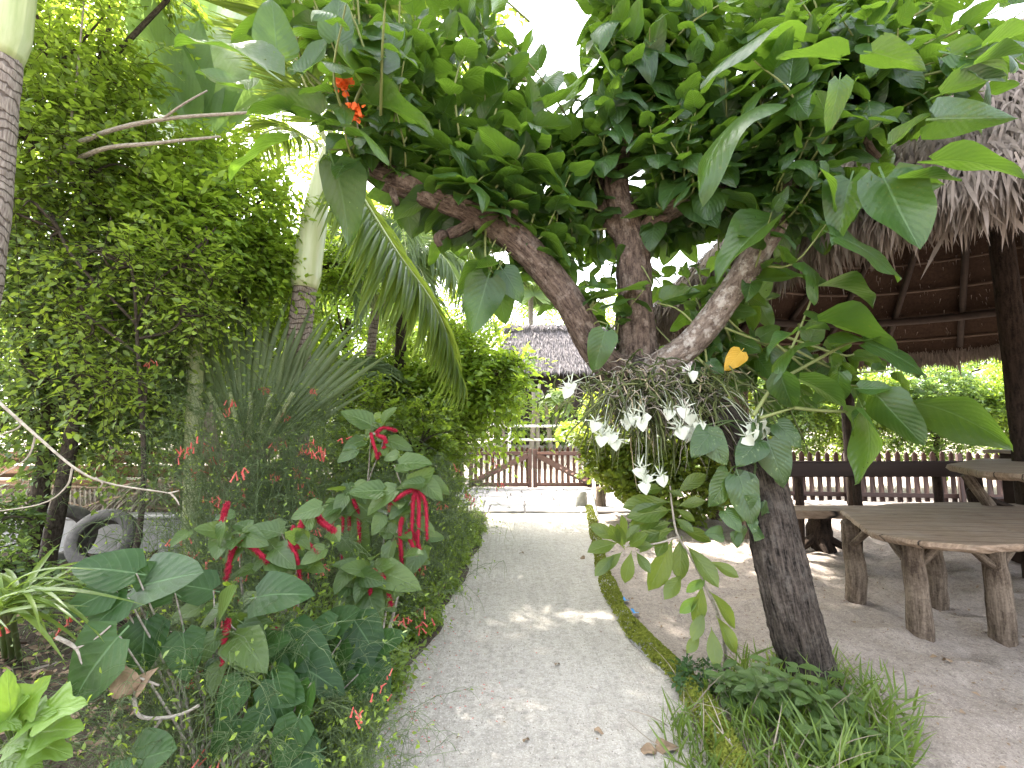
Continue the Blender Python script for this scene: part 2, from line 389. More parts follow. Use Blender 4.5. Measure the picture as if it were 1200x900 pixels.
M['white_paint'] = plain_mat("weathered_white_paint", (.55, .54, .5), (.78, .77, .74), 9, .6, .2)
M['concrete'] = plain_mat("old_concrete", (.24, .23, .21), (.42, .40, .37), 12, .9, .6)
M['rubber'] = plain_mat("dusty_rubber", (.045, .043, .04), (.13, .12, .11), 20, .85, .5)
M['blue'] = plain_mat("blue_plastic", (.03, .22, .55), (.08, .34, .7), 9, .4, .1)
M['thatch'] = plain_mat("grey_thatch", (.075, .060, .050), (.25, .205, .175), 5, .95, .6, (1, 1, 1), .1)
M['thatch_far'] = plain_mat("pale_thatch", (.07, .062, .062), (.17, .15, .148), 5, .95, .6, (1, 1, 1), .1)
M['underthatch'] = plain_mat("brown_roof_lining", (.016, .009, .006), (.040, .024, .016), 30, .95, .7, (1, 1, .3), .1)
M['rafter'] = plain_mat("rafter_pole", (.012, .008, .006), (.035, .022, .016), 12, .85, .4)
M['lath'] = plain_mat("pale_lath", (.05, .032, .022), (.09, .06, .042), 12, .85, .4)
M['moss'] = plain_mat("moss", (.10, .125, .018), (.25, .27, .045), 40, .95, 1.0, spec=.1, dist=.015)
M['litter'] = plain_mat("dead_leaf", (.10, .065, .04), (.27, .19, .12), 25, .85, .5)
M['litter_pale'] = plain_mat("dry_frond", (.10, .08, .06), (.30, .25, .19), 20, .9, .5)
M['petal'] = plain_mat("red_petal", (.45, .03, .03), (.62, .06, .05), 20, .6, .1)
# leaves
M['big'] = leaf_mat("big_rough_leaf", (0.012, 0.037, 0.011), (0.040, 0.090, 0.020), (0.224, 0.387, 0.030), .40, .34, .5, .45, (.16, .13, .03), holes=.42)
M['big_yellow'] = leaf_mat("yellowed_leaf", (.50, .30, .02), (.62, .36, .03), (.6, .4, .05), .4, .5, .3, .3, (.25, .12, .03))
M['small'] = leaf_mat("small_leaf", (.04, .09, .016), (.19, .27, .045), (.48, .64, .06), .48, .45)
M['small_dark'] = leaf_mat("small_dark_leaf", (0.034, 0.074, 0.026), (0.126, 0.196, 0.058), (0.370, 0.522, 0.087), .42, .42)
M['small_lime'] = leaf_mat("small_lime_leaf", (.085, .17, .022), (.22, .33, .045), (.52, .70, .06), .48, .45)
M['frond'] = leaf_mat("palm_leaflet", (0.036, 0.080, 0.014), (0.112, 0.176, 0.032), (0.396, 0.504, 0.063), .42, .38)
M['frond_pale'] = leaf_mat("pale_palm_leaflet", (0.066, 0.121, 0.050), (0.165, 0.220, 0.099), (0.336, 0.462, 0.126), .38, .42)
M['fan'] = leaf_mat("fan_blade", (0.070, 0.110, 0.045), (0.160, 0.210, 0.090), (0.364, 0.446, 0.162), .35, .45, .6, fz=3)
M['banana'] = leaf_mat("banana_blade", (.055, .12, .045), (.11, .19, .065), (.34, .5, .12), .42, .38, .4, fz=60)
M['oblong'] = leaf_mat("oblong_leaf", (0.022, 0.056, 0.009), (0.087, 0.124, 0.022), (0.324, 0.405, 0.041), .40, .33, .45, .1, fz=22)
M['deep'] = leaf_mat("deep_green_leaf", (.011, .036, .010), (.034, .080, .018), (.16, .32, .04), .28, .45, .6, .3, (.10, .11, .04), spec=.25, fz=20)
M['chenille_leaf'] = leaf_mat("toothed_leaf", (0.025, 0.062, 0.014), (0.068, 0.112, 0.025), (0.275, 0.389, 0.049), .36, .45, .45, .1, fz=20)
M['catkin'] = plain_mat("red_catkin", (.15, .003, .014), (.36, .010, .035), 90, .8, .3)
M['reed'] = leaf_mat("reed_stem", (0.036, 0.069, 0.021), (0.114, 0.156, 0.060), (0.288, 0.384, 0.096), .35, .5)
M['coral'] = leaf_mat("coral_flower", (.50, .06, .05), (.66, .16, .12), (.7, .15, .1), .3, .5)
M['orange'] = leaf_mat("orange_flower", (.75, .10, .02), (.85, .17, .03), (.9, .2, .04), .3, .5)
M['orchid_leaf'] = leaf_mat("orchid_leaf", (0.040, 0.060, 0.016), (0.136, 0.152, 0.048), (0.252, 0.306, 0.063), .25, .45)
M['orchid_root'] = plain_mat("orchid_root", (.16, .13, .10), (.38, .34, .28), 20, .8, .4)
M['white_flower'] = leaf_mat("white_flower", (.40, .44, .30), (.56, .58, .50), (.55, .6, .45), .3, .5)
M['clusia'] = leaf_mat("glossy_round_leaf", (.04, .085, .015), (.23, .29, .045), (.5, .6, .06), .36, .3)
M['lime'] = leaf_mat("bright_lobed_leaf", (0.066, 0.132, 0.015), (0.108, 0.192, 0.024), (0.304, 0.464, 0.040), .4, .5, .4, fz=16)
M['grass'] = leaf_mat("grass_blade", (0.038, 0.084, 0.011), (0.119, 0.175, 0.032), (0.297, 0.425, 0.051), .38, .45)
M['spurge'] = leaf_mat("spurge_leaf", (0.036, 0.078, 0.019), (0.078, 0.124, 0.029), (0.247, 0.363, 0.058), .35, .5, .4, fz=18)
M['pothos'] = leaf_mat("marbled_leaf", (0.017, 0.047, 0.014), (0.039, 0.077, 0.019), (0.232, 0.349, 0.046), .3, .28, .2, .85, (.26, .34, .14))
# ================================================================== THE SETTING
def smooth(a, b, x): t = np.clip((x - a) / (b - a), 0, 1); return t * t * (3 - 2 * t)
def vnoise(x, y, sc, seed):
    r = np.random.default_rng(seed); o = 0
    for k in range(9):
        a = r.uniform(0, 6.28); f = sc * r.uniform(.5, 2.2); o = o + np.sin((x * math.cos(a) + y * math.sin(a)) * f + r.uniform(0, 6.28)) / 3.5
    return o
KERB_PX = [(690, 596), (694, 612), (700, 640), (706, 668), (720, 708), (744, 745), (774, 776), (800, 803), (826, 840), (850, 890), (880, 960)]
kerb_pts = np.array([gnd(*p) for p in KERB_PX])
LEFT_PX = [(563, 598), (560, 625), (535, 672), (503, 730), (470, 785), (435, 845), (405, 900), (370, 960)]
left_pts = np.array([gnd(*p) for p in LEFT_PX])
ks = spline(kerb_pts, 60); ls = spline(left_pts, 60)
def kerb_x(y): return np.interp(-y, -ks[:, 1], ks[:, 0])
def left_x(y): return np.interp(-y, -ls[:, 1], ls[:, 0])
def height(x, y):
    bank = 1.0 * smooth(14.5, 25, y + .35 * np.maximum(x - 3, 0)) + .8 * smooth(25, 60, y)
    und = .035 * vnoise(x, y, 2.6, 3) + .022 * vnoise(x, y, 7, 5) + .014 * vnoise(x, y, 17, 15) + .006 * vnoise(x, y, 34, 16)
    m = smooth(.05, .6, x - kerb_x(y)) * (1 - smooth(11, 13, y))
    left = .05 * vnoise(x, y, 2, 8) * smooth(0.2, 1.2, left_x(y) - x) * (1 - smooth(9, 12, y))
    return bank + und * m + left - .004
def gz(x, y): return float(height(np.array(float(x)), np.array(float(y))))
xs = np.concatenate([np.linspace(-90, -9, 18), np.linspace(-8, 9, 300), np.linspace(10, 90, 18)])
ys = np.concatenate([np.linspace(-30, 0, 7), np.linspace(.6, 12, 230), np.linspace(12.4, 30, 40), np.linspace(32, 160, 18)])
X, Y = np.meshgrid(xs, ys); Z = height(X, Y)
def grid_q(ny, nx):
    i, j = np.meshgrid(np.arange(ny - 1), np.arange(nx - 1), indexing='ij'); b = (i * nx + j).ravel()
    return np.stack([b, b + 1, b + nx + 1, b + nx], -1)
g_ = Buf().add(np.stack([X, Y, Z], -1).reshape(-1, 3), grid_q(*X.shape))
tag(g_.build("ground", M['sand']), kind="structure")
# the walked sand path
yy = np.linspace(9.3, .5, 90); uu = np.linspace(0, 1, 26)
PX = left_x(yy)[:, None] * (1 - uu) + (kerb_x(yy)[:, None] + .02) * uu; PY = np.repeat(yy[:, None], 26, 1)
PZ = .008 + .010 * vnoise(PX, PY, 4, 21) * np.sin(uu * math.pi)[None] * .6
b_ = Buf().add(np.stack([PX, PY, PZ + .006], -1).reshape(-1, 3), grid_q(90, 26)[:, ::-1]); tag(b_.build("path", M['path']), kind="structure")
# stone paving before the gate
b_ = Buf(); rr = np.random.default_rng(4)
y0 = 9.15
while y0 < 12.8:
    d = rr.uniform(.55, .8); x0 = -2.2
    while x0 < 2.3:
        wd = rr.uniform(.6, 1.1)
        box(b_, (x0 + wd / 2, y0 + d / 2, .02 + rr.uniform(0, .008)), (wd - .02, d - .02, .05), 0, rr.uniform(0, 1), bev=.012); x0 += wd
    y0 += d
tag(b_.build("path_paving", M['paving'], smooth=False), kind="structure")
# soil of the planting bed on the left
yy = np.linspace(11.5, .4, 80); uu = np.linspace(0, 1, 40)
edge = left_x(yy) + .10 + .05 * vnoise(yy, yy * 0, 6, 2)
PX = edge[:, None] - (1 - uu)[None] ** 1.4 * 6.5; PY = np.repeat(yy[:, None], 40, 1)
PZ = height(PX, PY) + .035 + .03 * vnoise(PX, PY, 9, 31) * np.minimum(1, (1 - uu) * 6)[None]; PZ[:, -1] = .002
tag(Buf().add(np.stack([PX, PY, PZ], -1).reshape(-1, 3), grid_q(80, 40)[:, ::-1]).build("soil", M['soil']), kind="structure")
# mossy kerb
C = spline(kerb_pts, 240); T = unit(np.gradient(C, axis=0)); Nn = np.stack([T[:, 1], -T[:, 0], 0 * T[:, 0]], -1)
th = np.linspace(0, math.pi, 13); rr = np.random.default_rng(9)
wv = .062 + .012 * vnoise(C[:, 0], C[:, 1], 9, 4); hv = .085 + .012 * vnoise(C[:, 0], C[:, 1], 12, 6)
V = C[:, None] + np.cos(th)[None, :, None] * Nn[:, None] * wv[:, None, None] * 1.15
V[..., 2] += np.sin(th)[None] ** .7 * hv[:, None] + .004 * rr.normal(size=V.shape[:2]); V[:, 0, 2] = V[:, -1, 2] = -.02
V += rr.normal(0, .0035, V.shape)
kerb = Buf().add(V.reshape(-1, 3), grid_q(240, 13)[:, ::-1]).build("kerb", M['concrete']); tag(kerb, kind="structure")
ml = Buf(); n = 26000
i = rr.integers(0, 239, n); a = rr.uniform(.25, 2.9, n); f = rr.uniform(0, 1, n)[:, None]
P = C[i] * (1 - f) + C[i + 1] * f
P = P + (np.cos(a) * wv[i] * 1.12)[:, None] * Nn[i]; P[:, 2] += np.sin(a) ** .7 * hv[i]
keep = (.6 + np.sin(P[:, 1] * 9) + np.sin(P[:, 1] * 23 + 1) + rr.normal(0, .9, n) + 1.7 * np.sin(a) > .35); P = P[keep]; a = a[keep]; i = i[keep]
dr = unit(np.cos(a)[:, None] * Nn[i] + np.array([0, 0, 1.0]) * np.sin(a)[:, None] + rr.normal(0, .6, (len(P), 3)))
scatter(ml, [leaf_tpl('ovate', .42, 2, 2, .2, .3, 0)], P, dr, rnd_dir(len(P), rr), rr.uniform(.010, .026, len(P)), rr.uniform(0, 1, len(P)))
tag(ml.build("moss", M['moss'], kerb), kind="stuff")
# ------------------------------------------------------------------ gates and fences
def pickets(buf, p, q, z0, z1, step, wd=.095, th=.02, point=.07, lean=0.0, rng=R):
    p = np.array(p, float); q = np.array(q, float); L = np.linalg.norm(q - p); d = (q - p) / L; nrm = np.array([-d[1], d[0], 0]); a = step / 2
    while a < L:
        c = p + d * a; gzv = rng.uniform(-.012, .012); t1 = z1 + rng.uniform(-.02, .02); hw = wd / 2 * rng.uniform(.9, 1.1); tl = rng.normal(0, .008)
        prof = [(-hw, z0 + gzv), (hw, z0 + gzv), (hw + tl, t1 - point), (hw * .55 + tl, t1 - point * .35), (tl, t1), (-hw * .55 + tl, t1 - point * .35), (-hw + tl, t1 - point)]
        V = [c + d * x + np.array([0, 0, z]) + nrm * s for s in (-th / 2, th / 2) for x, z in prof]
        qd = [[k, (k + 1) % 7, 7 + (k + 1) % 7, 7 + k] for k in range(7)]
        tr = [[0, k + 1, k] if False else [0, k, k + 1] for k in range(1, 6)] + [[7, 8 + k, 7 + k] for k in range(1, 6)]
        buf.add(V, qd, tr, None, rng.uniform(0, 1)); a += step
gateY = 12.9
gl, gm, gr = at(549, 573, gateY), at(624, 573, gateY), at(694, 573, gateY)
def gate_leaf(x0, x1, hinge_right, label):
    t = thing("wooden_gate", label, "gate", ((x0 + x1) / 2, gateY, 0), "gate leaves at the end of the path")
    z0, z1 = .10, 1.02
    f = Buf()
    for x in (x0 + .06, x1 - .06): box(f, (x, gateY - .005, (z0 + z1) / 2 + .02), (.11, .05, z1 - z0 + .10), 0, R.uniform(0, 1))
    for z in (z0 + .05, z1 - .05): box(f, ((x0 + x1) / 2, gateY - .004, z), (x1 - x0 - .23, .045, .10), 0, R.uniform(0, 1))
    f.build("frame", M['gate'], t)
    b = Buf(); a, c = ((x0 + .12, z0 + .12), (x1 - .12, z1 - .10)) if hinge_right == 0 else ((x1 - .12, z0 + .12), (x0 + .12, z1 - .10))
    bar(b, (a[0], gateY - .055, a[1]), (c[0], gateY - .055, c[1]), .15, .03); b.build("brace", M['gate'], t)
    p = Buf(); pickets(p, (x0 + .10, gateY + .036, 0), (x1 - .10, gateY + .036, 0), z0, z1 + .12, .155, .085); p.build("picket_panel", M['gate'], t)
    hx = x0 + .1 if hinge_right == 0 else x1 - .1
    for z in (z0 + .06, z1 - .05):
        h = Buf(); box(h, (hx, gateY - .04, z), (.2, .012, .035), bev=.003); h.build("hinge", M['rubber'], t)
    return t
gate_leaf(gl[0], gm[0] - .01, 0, "red-brown picket gate leaf, brace rising to the right, half behind the shrubs")
gate_leaf(gm[0] + .01, gr[0], 1, "red-brown picket gate leaf, brace rising to the left, beside the round green bush")
def fence(label, pts, h, mat, step=.17, name="picket_fence", z0=.08):
    c = np.mean(pts, 0); t = thing(name, label, "fence", (c[0], c[1], 0)); pk = Buf()
    for p, q in zip(pts[:-1], pts[1:]):
        p = np.array([*p, 0.]); q = np.array([*q, 0.]); d = unit(q - p); n = np.array([-d[1], d[0], 0]); 
        if n[1] < 0: n = -n
        pickets(pk, p + n * .03, q + n * .03, z0, h, step)
        for z in (.22, h - .25):
            r = Buf(); bar(r, p + [0, 0, z], q + [0, 0, z], .09, .035, tint=.4); r.build("rail", mat, t)
        L = np.linalg.norm(q - p); k = max(1, round(L / 2.2))
        for j in range(k + 1):
            b = Buf(); c2 = p + (q - p) * j / k - n * .06; box(b, (*c2[:2], h / 2 - .03), (.08, .08, h - .02), math.atan2(d[1], d[0]), R.uniform(0, 1)); b.build("post", mat, t)
    pk.build("picket_panel", mat, t)
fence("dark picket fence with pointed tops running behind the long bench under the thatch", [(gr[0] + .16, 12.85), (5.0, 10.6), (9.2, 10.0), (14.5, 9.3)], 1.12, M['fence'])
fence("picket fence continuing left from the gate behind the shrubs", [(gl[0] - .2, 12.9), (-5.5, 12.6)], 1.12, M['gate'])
# low brown board fence on the far left
t = thing("board_fence", "low fence of brown horizontal boards behind the tyre on the left", "fence", (-7, 8.2, 0))
b = Buf()
for k in range(4): box(b, (-7.2, 8.2, .38 + k * .24), (5.6, .03, .2), .02, R.uniform(0, 1))
b.build("boards", plain_mat("orange_brown_board", (.10, .05, .025), (.22, .11, .06), 10, .8, .4, (.15, 1, 1)), t)
for x in (-9.7, -7.9, -6.1, -4.5):
    b = Buf(); box(b, (x, 8.27, .62), (.09, .09, 1.24)); b.build("post", M['fence'], t)
t = thing("low_wall", "low grey concrete wall under the pile of dead fronds on the left", "wall", (-5.6, 6.3, 0))
b = Buf(); box(b, (-5.4, 6.3, .2), (4.6, .22, .44), .03, bev=.02); b.build("block_course", M['concrete'], t, False)
b = Buf(); box(b, (-5.4, 6.3, .445), (4.7, .28, .05), .03, bev=.015); b.build("coping", M['concrete'], t, False)
# white pipe railing on the bank beyond the gate
t = thing("pipe_railing", "white two-rail pipe railing on the bank beyond the gate", "railing", (2.5, 18.5, .3))
zb = gz(2, 18.5)
for pyy in (499, 515):
    b = Buf(); P = np.array([at(530, pyy, 18.5), at(640, pyy + .5, 18.5), at(790, pyy, 18.5), at(960, pyy, 18.5)]); tube(b, P, .045, 8); b.build("rail", M['white_paint'], t)
for pxx in (545, 597, 680, 770, 860, 945):
    p = at(pxx, 497, 18.5); b = Buf(); tube(b, np.array([[p[0], 18.53, gz(p[0], 18.5) - .1], [p[0], 18.53, p[2]]]), .06, 8); b.build("post", M['white_paint'], t)
# ------------------------------------------------------------------ thatched hut beyond the gate
def thatch_strips(buf, P, D, N, L, W, rng, bend=.15):
    tp = [leaf_tpl('strap', W, 1, 2, .1, bend, 0, seed=k) for k in range(2)]
    scatter(buf, tp, P, D + rng.normal(0, .16, P.shape), N + rng.normal(0, .25, P.shape), L * rng.uniform(.7, 1.3, len(P)), np.clip(rng.normal(.5, .25, len(P)), 0, 1))
def hut(x0, x1, y0, yr, ze, zr, label, name="thatched_hut"):
    rr = np.random.default_rng(3); t = thing(name, label, "hut", ((x0 + x1) / 2, yr, gz(3, 20)))
    y1 = 2 * yr - y0; rx0, rx1 = x0 + 1.6, x1 - 1.6
    base = Buf(); E = [(x0, y0, ze), (x1, y0, ze), (x1, y1, ze), (x0, y1, ze), (rx0, yr, zr), (rx1, yr, zr)]
    base.add(np.array(E) - [0, 0, .12], [[0, 1, 5, 4], [2, 3, 4, 5]], [[3, 0, 4], [1, 2, 5]])
    ro = base.build("roof", M['thatch_far'], t, False)
    st = Buf()
    for a, b, c, d in ((0, 1, 5, 4), (3, 0, 4, 4), (1, 2, 5, 5)):
        A, B_, C_, D_ = (np.array(E[k], float) for k in (a, b, c, d)); n = 14000 if a == 0 else 3000
        u, v = rr.uniform(0, 1, n), rr.uniform(0, 1, n); v = np.floor(v * 13) / 13 + rr.normal(0, .012, n); v = np.clip(v, -.05, 1)
        P = (A + (B_ - A) * u[:, None]) * (1 - v[:, None]) + (D_ + (C_ - D_) * u[:, None]) * v[:, None]
        dn = unit(((A + B_) - (C_ + D_)) / 2); nr = unit(np.cross(B_ - A, D_ - A)); 
        P = P - dn * .2 + nr * .03
        thatch_strips(st, P, np.broadcast_to(dn - nr * .02, P.shape), np.broadcast_to(nr, P.shape), .5, .05, rr)
    st.build("thatch", M['thatch_far'], ro)
    cp = Buf(); n = int((rx1 - rx0 + .8) / .26)
    for k in range(n):
        x = rx0 - .4 + k * .26
        for s in (-1, 1):
            m = 60; P = np.stack([x + rr.normal(0, .07, m), yr + s * .02 + 0 * rr.normal(size=m), zr + .16 + rr.normal(0, .04, m)], -1)
            thatch_strips(cp, P, np.broadcast_to(unit([.35 * (1 if k % 2 else -1), s * .75, -.65]), (m, 3)), np.broadcast_to(unit([0, s * .6, .8]), (m, 3)), .5, .05, rr)
    cp.build("ridge_cap", M['thatch_far'], ro)
    wl = Buf(); box(wl, ((x0 + x1) / 2, yr, ze / 2 + .45), (x1 - x0 - 1.2, (yr - y0) * 2 - 1.4, ze - .75)); wl.build("wall", M['dark_plank'], t, False)
    for x in np.linspace(x0 + .4, x1 - .4, 6):
        b = Buf(); tube(b, np.array([[x, y0 + .35, gz(x, y0) - .1], [x, y0 + .35, ze]]), .09, 8, .05); b.build("post", M['log_dark'], t)
hl, hr = at(566, 440, 23.0), at(880, 440, 23.0)
hut(hl[0], hr[0], 23.0, 25.6, at(600, 440, 23)[2] + .25, at(600, 383, 25.6)[2] - .1, "thatched hut with a pale ridge cap beyond the gate and railing")
# ------------------------------------------------------------------ round thatched shelter on the right
PCX, PCY, PR, PE = 5.27, 4.97, 3.62, 2.89
PZT = 6.0; slope = math.atan2(PZT - PE, PR)
def palapa():
    rr = np.random.default_rng(12)
    t = thing("thatched_shelter", "large round open shelter with a shaggy grey thatched roof and log posts", "shelter", (PCX, PCY, 0))
    # roof lining
    n = 72; th = np.linspace(0, 2 * math.pi, n + 1); rows = 12; V = []; 
    for k in range(rows + 1):
        f = k / rows; r = PR * (1 - f) * .985 + .02; z = PE + (PZT - PE) * f - .05 + .06 * math.sin(f * math.pi)
        V += [[PCX + r * math.cos(a), PCY + r * math.sin(a), z] for a in th]
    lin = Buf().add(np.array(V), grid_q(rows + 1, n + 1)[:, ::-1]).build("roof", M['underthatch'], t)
    st = Buf(); nrow = 44
    for k in range(nrow):
        f = k / nrow * .97; r = PR * (1 - f); m = int(2 * math.pi * r / (.0075 if k < 3 else .0092))
        a = rr.uniform(0, 2 * math.pi, m); ff = f + rr.normal(0, .008, m)
        rj = PR * (1 - ff); z = PE + (PZT - PE) * ff + .10 + .06 * math.sin(f * math.pi) + .03 * rr.normal(size=m)
        out = np.stack([np.cos(a), np.sin(a), 0 * a], -1)
        P = np.array([PCX, PCY, 0]) + out * rj[:, None]; P[:, 2] = z
        D = out * math.cos(slope) - np.array([0, 0, math.sin(slope)]); N = out * math.sin(slope) + np.array([0, 0, math.cos(slope)])
        thatch_strips(st, P, D, N + .25 * D, .24, .040, rr, .3)
    st.build("thatch", M['thatch'], lin)
    fr = Buf()
    for lay in range(7):
        m = 3400; a = rr.uniform(0, 2 * math.pi, m); out = np.stack([np.cos(a), np.sin(a), 0 * a], -1); f = lay / 7
        P = np.array([PCX, PCY, 0]) + out * (PR * .97 + .16 - .30 * f + .05 * np.sin(a * 23)[:, None] * 1 + rr.normal(0, .02, (m, 1))); P[:, 2] = PE + .02 - .10 * f + rr.normal(0, .03, m) + .03 * np.sin(a * 17)
        D = out * (.55 - .5 * f) - np.array([0, 0, 1.0]); L = .19 * np.ones(m); L[rr.uniform(size=m) < .03] *= 1.7
        thatch_strips(fr, P, D, out + np.array([0, 0, .4]), L, .036, rr, .1)
    fr.build("eave_fringe", M['thatch'], lin)
    for k in range(22):
        a = 2 * math.pi * k / 22 + .07; b = Buf()
        P = [[PCX + r * math.cos(a), PCY + r * math.sin(a), PE + (PZT - PE) * (1 - r / PR) - .12] for r in (PR * .95, PR * .5, .12)]
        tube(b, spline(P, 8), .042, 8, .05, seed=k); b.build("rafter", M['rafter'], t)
    for k in range(8):
        f = .08 + k * .105; r = PR * (1 - f); b = Buf()
        P = [[PCX + r * math.cos(x), PCY + r * math.sin(x), PE + (PZT - PE) * f - .075] for x in np.linspace(0, 2 * math.pi, 49)]
        tube(b, P, .016 if k % 2 else .022, 6, cap=False); b.build("lath", M['lath'], t)
    b = Buf(); r = PR * .80
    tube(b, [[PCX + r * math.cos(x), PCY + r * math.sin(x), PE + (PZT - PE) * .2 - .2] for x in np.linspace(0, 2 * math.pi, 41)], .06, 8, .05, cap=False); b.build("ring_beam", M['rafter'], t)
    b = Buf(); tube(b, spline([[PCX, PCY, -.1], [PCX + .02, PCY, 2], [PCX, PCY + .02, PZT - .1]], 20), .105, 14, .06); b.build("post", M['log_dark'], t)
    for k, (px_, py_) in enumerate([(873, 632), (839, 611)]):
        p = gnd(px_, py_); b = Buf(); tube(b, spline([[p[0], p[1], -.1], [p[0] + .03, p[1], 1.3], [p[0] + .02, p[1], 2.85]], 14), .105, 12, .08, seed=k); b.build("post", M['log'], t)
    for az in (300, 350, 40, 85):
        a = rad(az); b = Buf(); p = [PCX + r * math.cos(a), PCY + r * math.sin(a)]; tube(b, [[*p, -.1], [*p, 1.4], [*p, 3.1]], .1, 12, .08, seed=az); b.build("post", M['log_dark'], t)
palapa()
# ------------------------------------------------------------------ rustic furniture
def slab(buf, outline, z, th, rng):
    """a sawn slab with a wavy raw edge"""
    n = len(outline); O = np.array(outline, float); c = O.mean(0); D = unit(O - c)
    rings = []
    for k, (ins, dz) in enumerate(((.012, 0), (0, -.010), (.0, -th * .55), (.02, -th + .008), (.04, -th))):
        P = O - D * (ins + rng.normal(0, .003 + .004 * (k == 2), (n, 1))); rings.append(np.column_stack([P, np.full(n, z + dz) + (rng.normal(0, .003, n) if k > 1 else 0)]))
    V = np.vstack([*rings, [[*c, z]], [[*c, z - th]]]); q = []; t = []; m = 5 * n
    for k in range(4):
        for i in range(n): q.append([k * n + i, (k + 1) * n + i, (k + 1) * n + (i + 1) % n, k * n + (i + 1) % n])
    for i in range(n): t += [[m, i, (i + 1) % n], [m + 1, 4 * n + (i + 1) % n, 4 * n + i]]
    buf.add(V, q, t)
def dense(poly, step):
    P = np.array(poly, float); o = []
    for a, b in zip(P, np.roll(P, -1, 0)):
        k = max(1, int(np.linalg.norm(b - a) / step)); o += [a + (b - a) * i / k for i in range(k)]
    o = np.array(o)
    for _ in range(1): o = (np.roll(o, 1, 0) + 2 * o + np.roll(o, -1, 0)) / 4
    return o
def table():
    rr = np.random.default_rng(5); ZT = .78
    px = [(984, 597), (1020, 624), (1085, 635), (1152, 640), (1215, 636), (1300, 618), (1330, 604), (1235, 591), (1120, 588), (1040, 590)]
    top = [gnd(a, b, ZT)[:2] for a, b in px]
    c = np.mean(top, 0); t = thing("log_table", "rustic many-sided plank table on bark-stripped log legs, standing in the sand", "table", (*c, 0))
    b = Buf(); slab(b, dense(top, .05), ZT, .055, rr); b.build("table_top", M['boards'], t, False)
    feet = [(1001, 706, 1000, 616), (1078, 748, 1069, 640), (1175, 752, 1166, 636), (1097, 712, 1092, 622), (1260, 700, 1256, 610)]
    L = []
    for k, (fx, fy, tx, ty) in enumerate(feet):
        p = gnd(fx, fy - 2, gz(*gnd(fx, fy)[:2])); q = np.array([*(gnd(tx, ty + 8, ZT - .06)[:2] * .25 + p[:2] * .75), ZT - .062])
        b = Buf(); P = spline([p - [0, 0, .06], p * .66 + q * .34 + rr.normal(0, .012, 3), p * .3 + q * .7 + rr.normal(0, .012, 3), q], 14)
        tube(b, P, np.linspace(.082, .066, 14), 16, .10, seed=20 + k); b.build("leg", M['log'], t); L.append((p, q))
    C = np.array([*c, ZT])
    for k, (i, j) in enumerate(((0, 1), (1, 0), (1, 2), (2, 1), (0, 3), (3, 0), (2, 4), (4, 2))):
        p, q = L[i]; o = L[j][1]; a = p * .28 + q * .72; e = q * .66 + o * .34; e[2] = ZT - .075
        b = Buf(); tube(b, spline([a, (a + e) / 2 - [0, 0, .012], e], 8), .03, 10, .08, seed=40 + k); b.build("brace", M['log'], t)
table()
def bench():
    rr = np.random.default_rng(6); t = thing("long_bench", "long dark bench with a plank back, half hidden behind the table", "bench", (4.6, 6, 0))
    Y0 = 6.0; xa, xb = at(905, 600, Y0)[0], at(1190, 600, Y0)[0]
    b = Buf(); slab(b, dense([(xa, Y0 - .28), (xb, Y0 - .38), (xb, Y0 + .1), (xa, Y0 + .14)], .06), .60, .09, rr); b.build("seat", M['boards'], t, False)
    b = Buf(); bar(b, (xa - .02, Y0 + .25, 1.04), (xb - .25, Y0 + .2, 1.05), .20, .05, bev=.015); b.build("backrest", M['dark_plank'], t, False)
    for x in (xa + .5, xa + 1.25, xa + 2.3):
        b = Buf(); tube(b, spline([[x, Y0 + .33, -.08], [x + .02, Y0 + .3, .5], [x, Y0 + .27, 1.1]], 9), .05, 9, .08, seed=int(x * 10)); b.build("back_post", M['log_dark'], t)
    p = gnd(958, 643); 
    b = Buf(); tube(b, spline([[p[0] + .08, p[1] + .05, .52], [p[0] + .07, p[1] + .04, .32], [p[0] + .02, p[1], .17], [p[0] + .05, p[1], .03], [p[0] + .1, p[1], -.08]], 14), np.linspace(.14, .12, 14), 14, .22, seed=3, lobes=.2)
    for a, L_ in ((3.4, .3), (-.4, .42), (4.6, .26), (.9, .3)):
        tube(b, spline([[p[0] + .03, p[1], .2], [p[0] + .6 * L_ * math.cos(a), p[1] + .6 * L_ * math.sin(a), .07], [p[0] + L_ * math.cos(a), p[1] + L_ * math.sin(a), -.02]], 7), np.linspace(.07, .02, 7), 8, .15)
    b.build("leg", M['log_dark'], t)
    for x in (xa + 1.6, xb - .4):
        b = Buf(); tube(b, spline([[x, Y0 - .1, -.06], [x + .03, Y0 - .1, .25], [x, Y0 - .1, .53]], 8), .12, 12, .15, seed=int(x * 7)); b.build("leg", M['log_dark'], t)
bench()
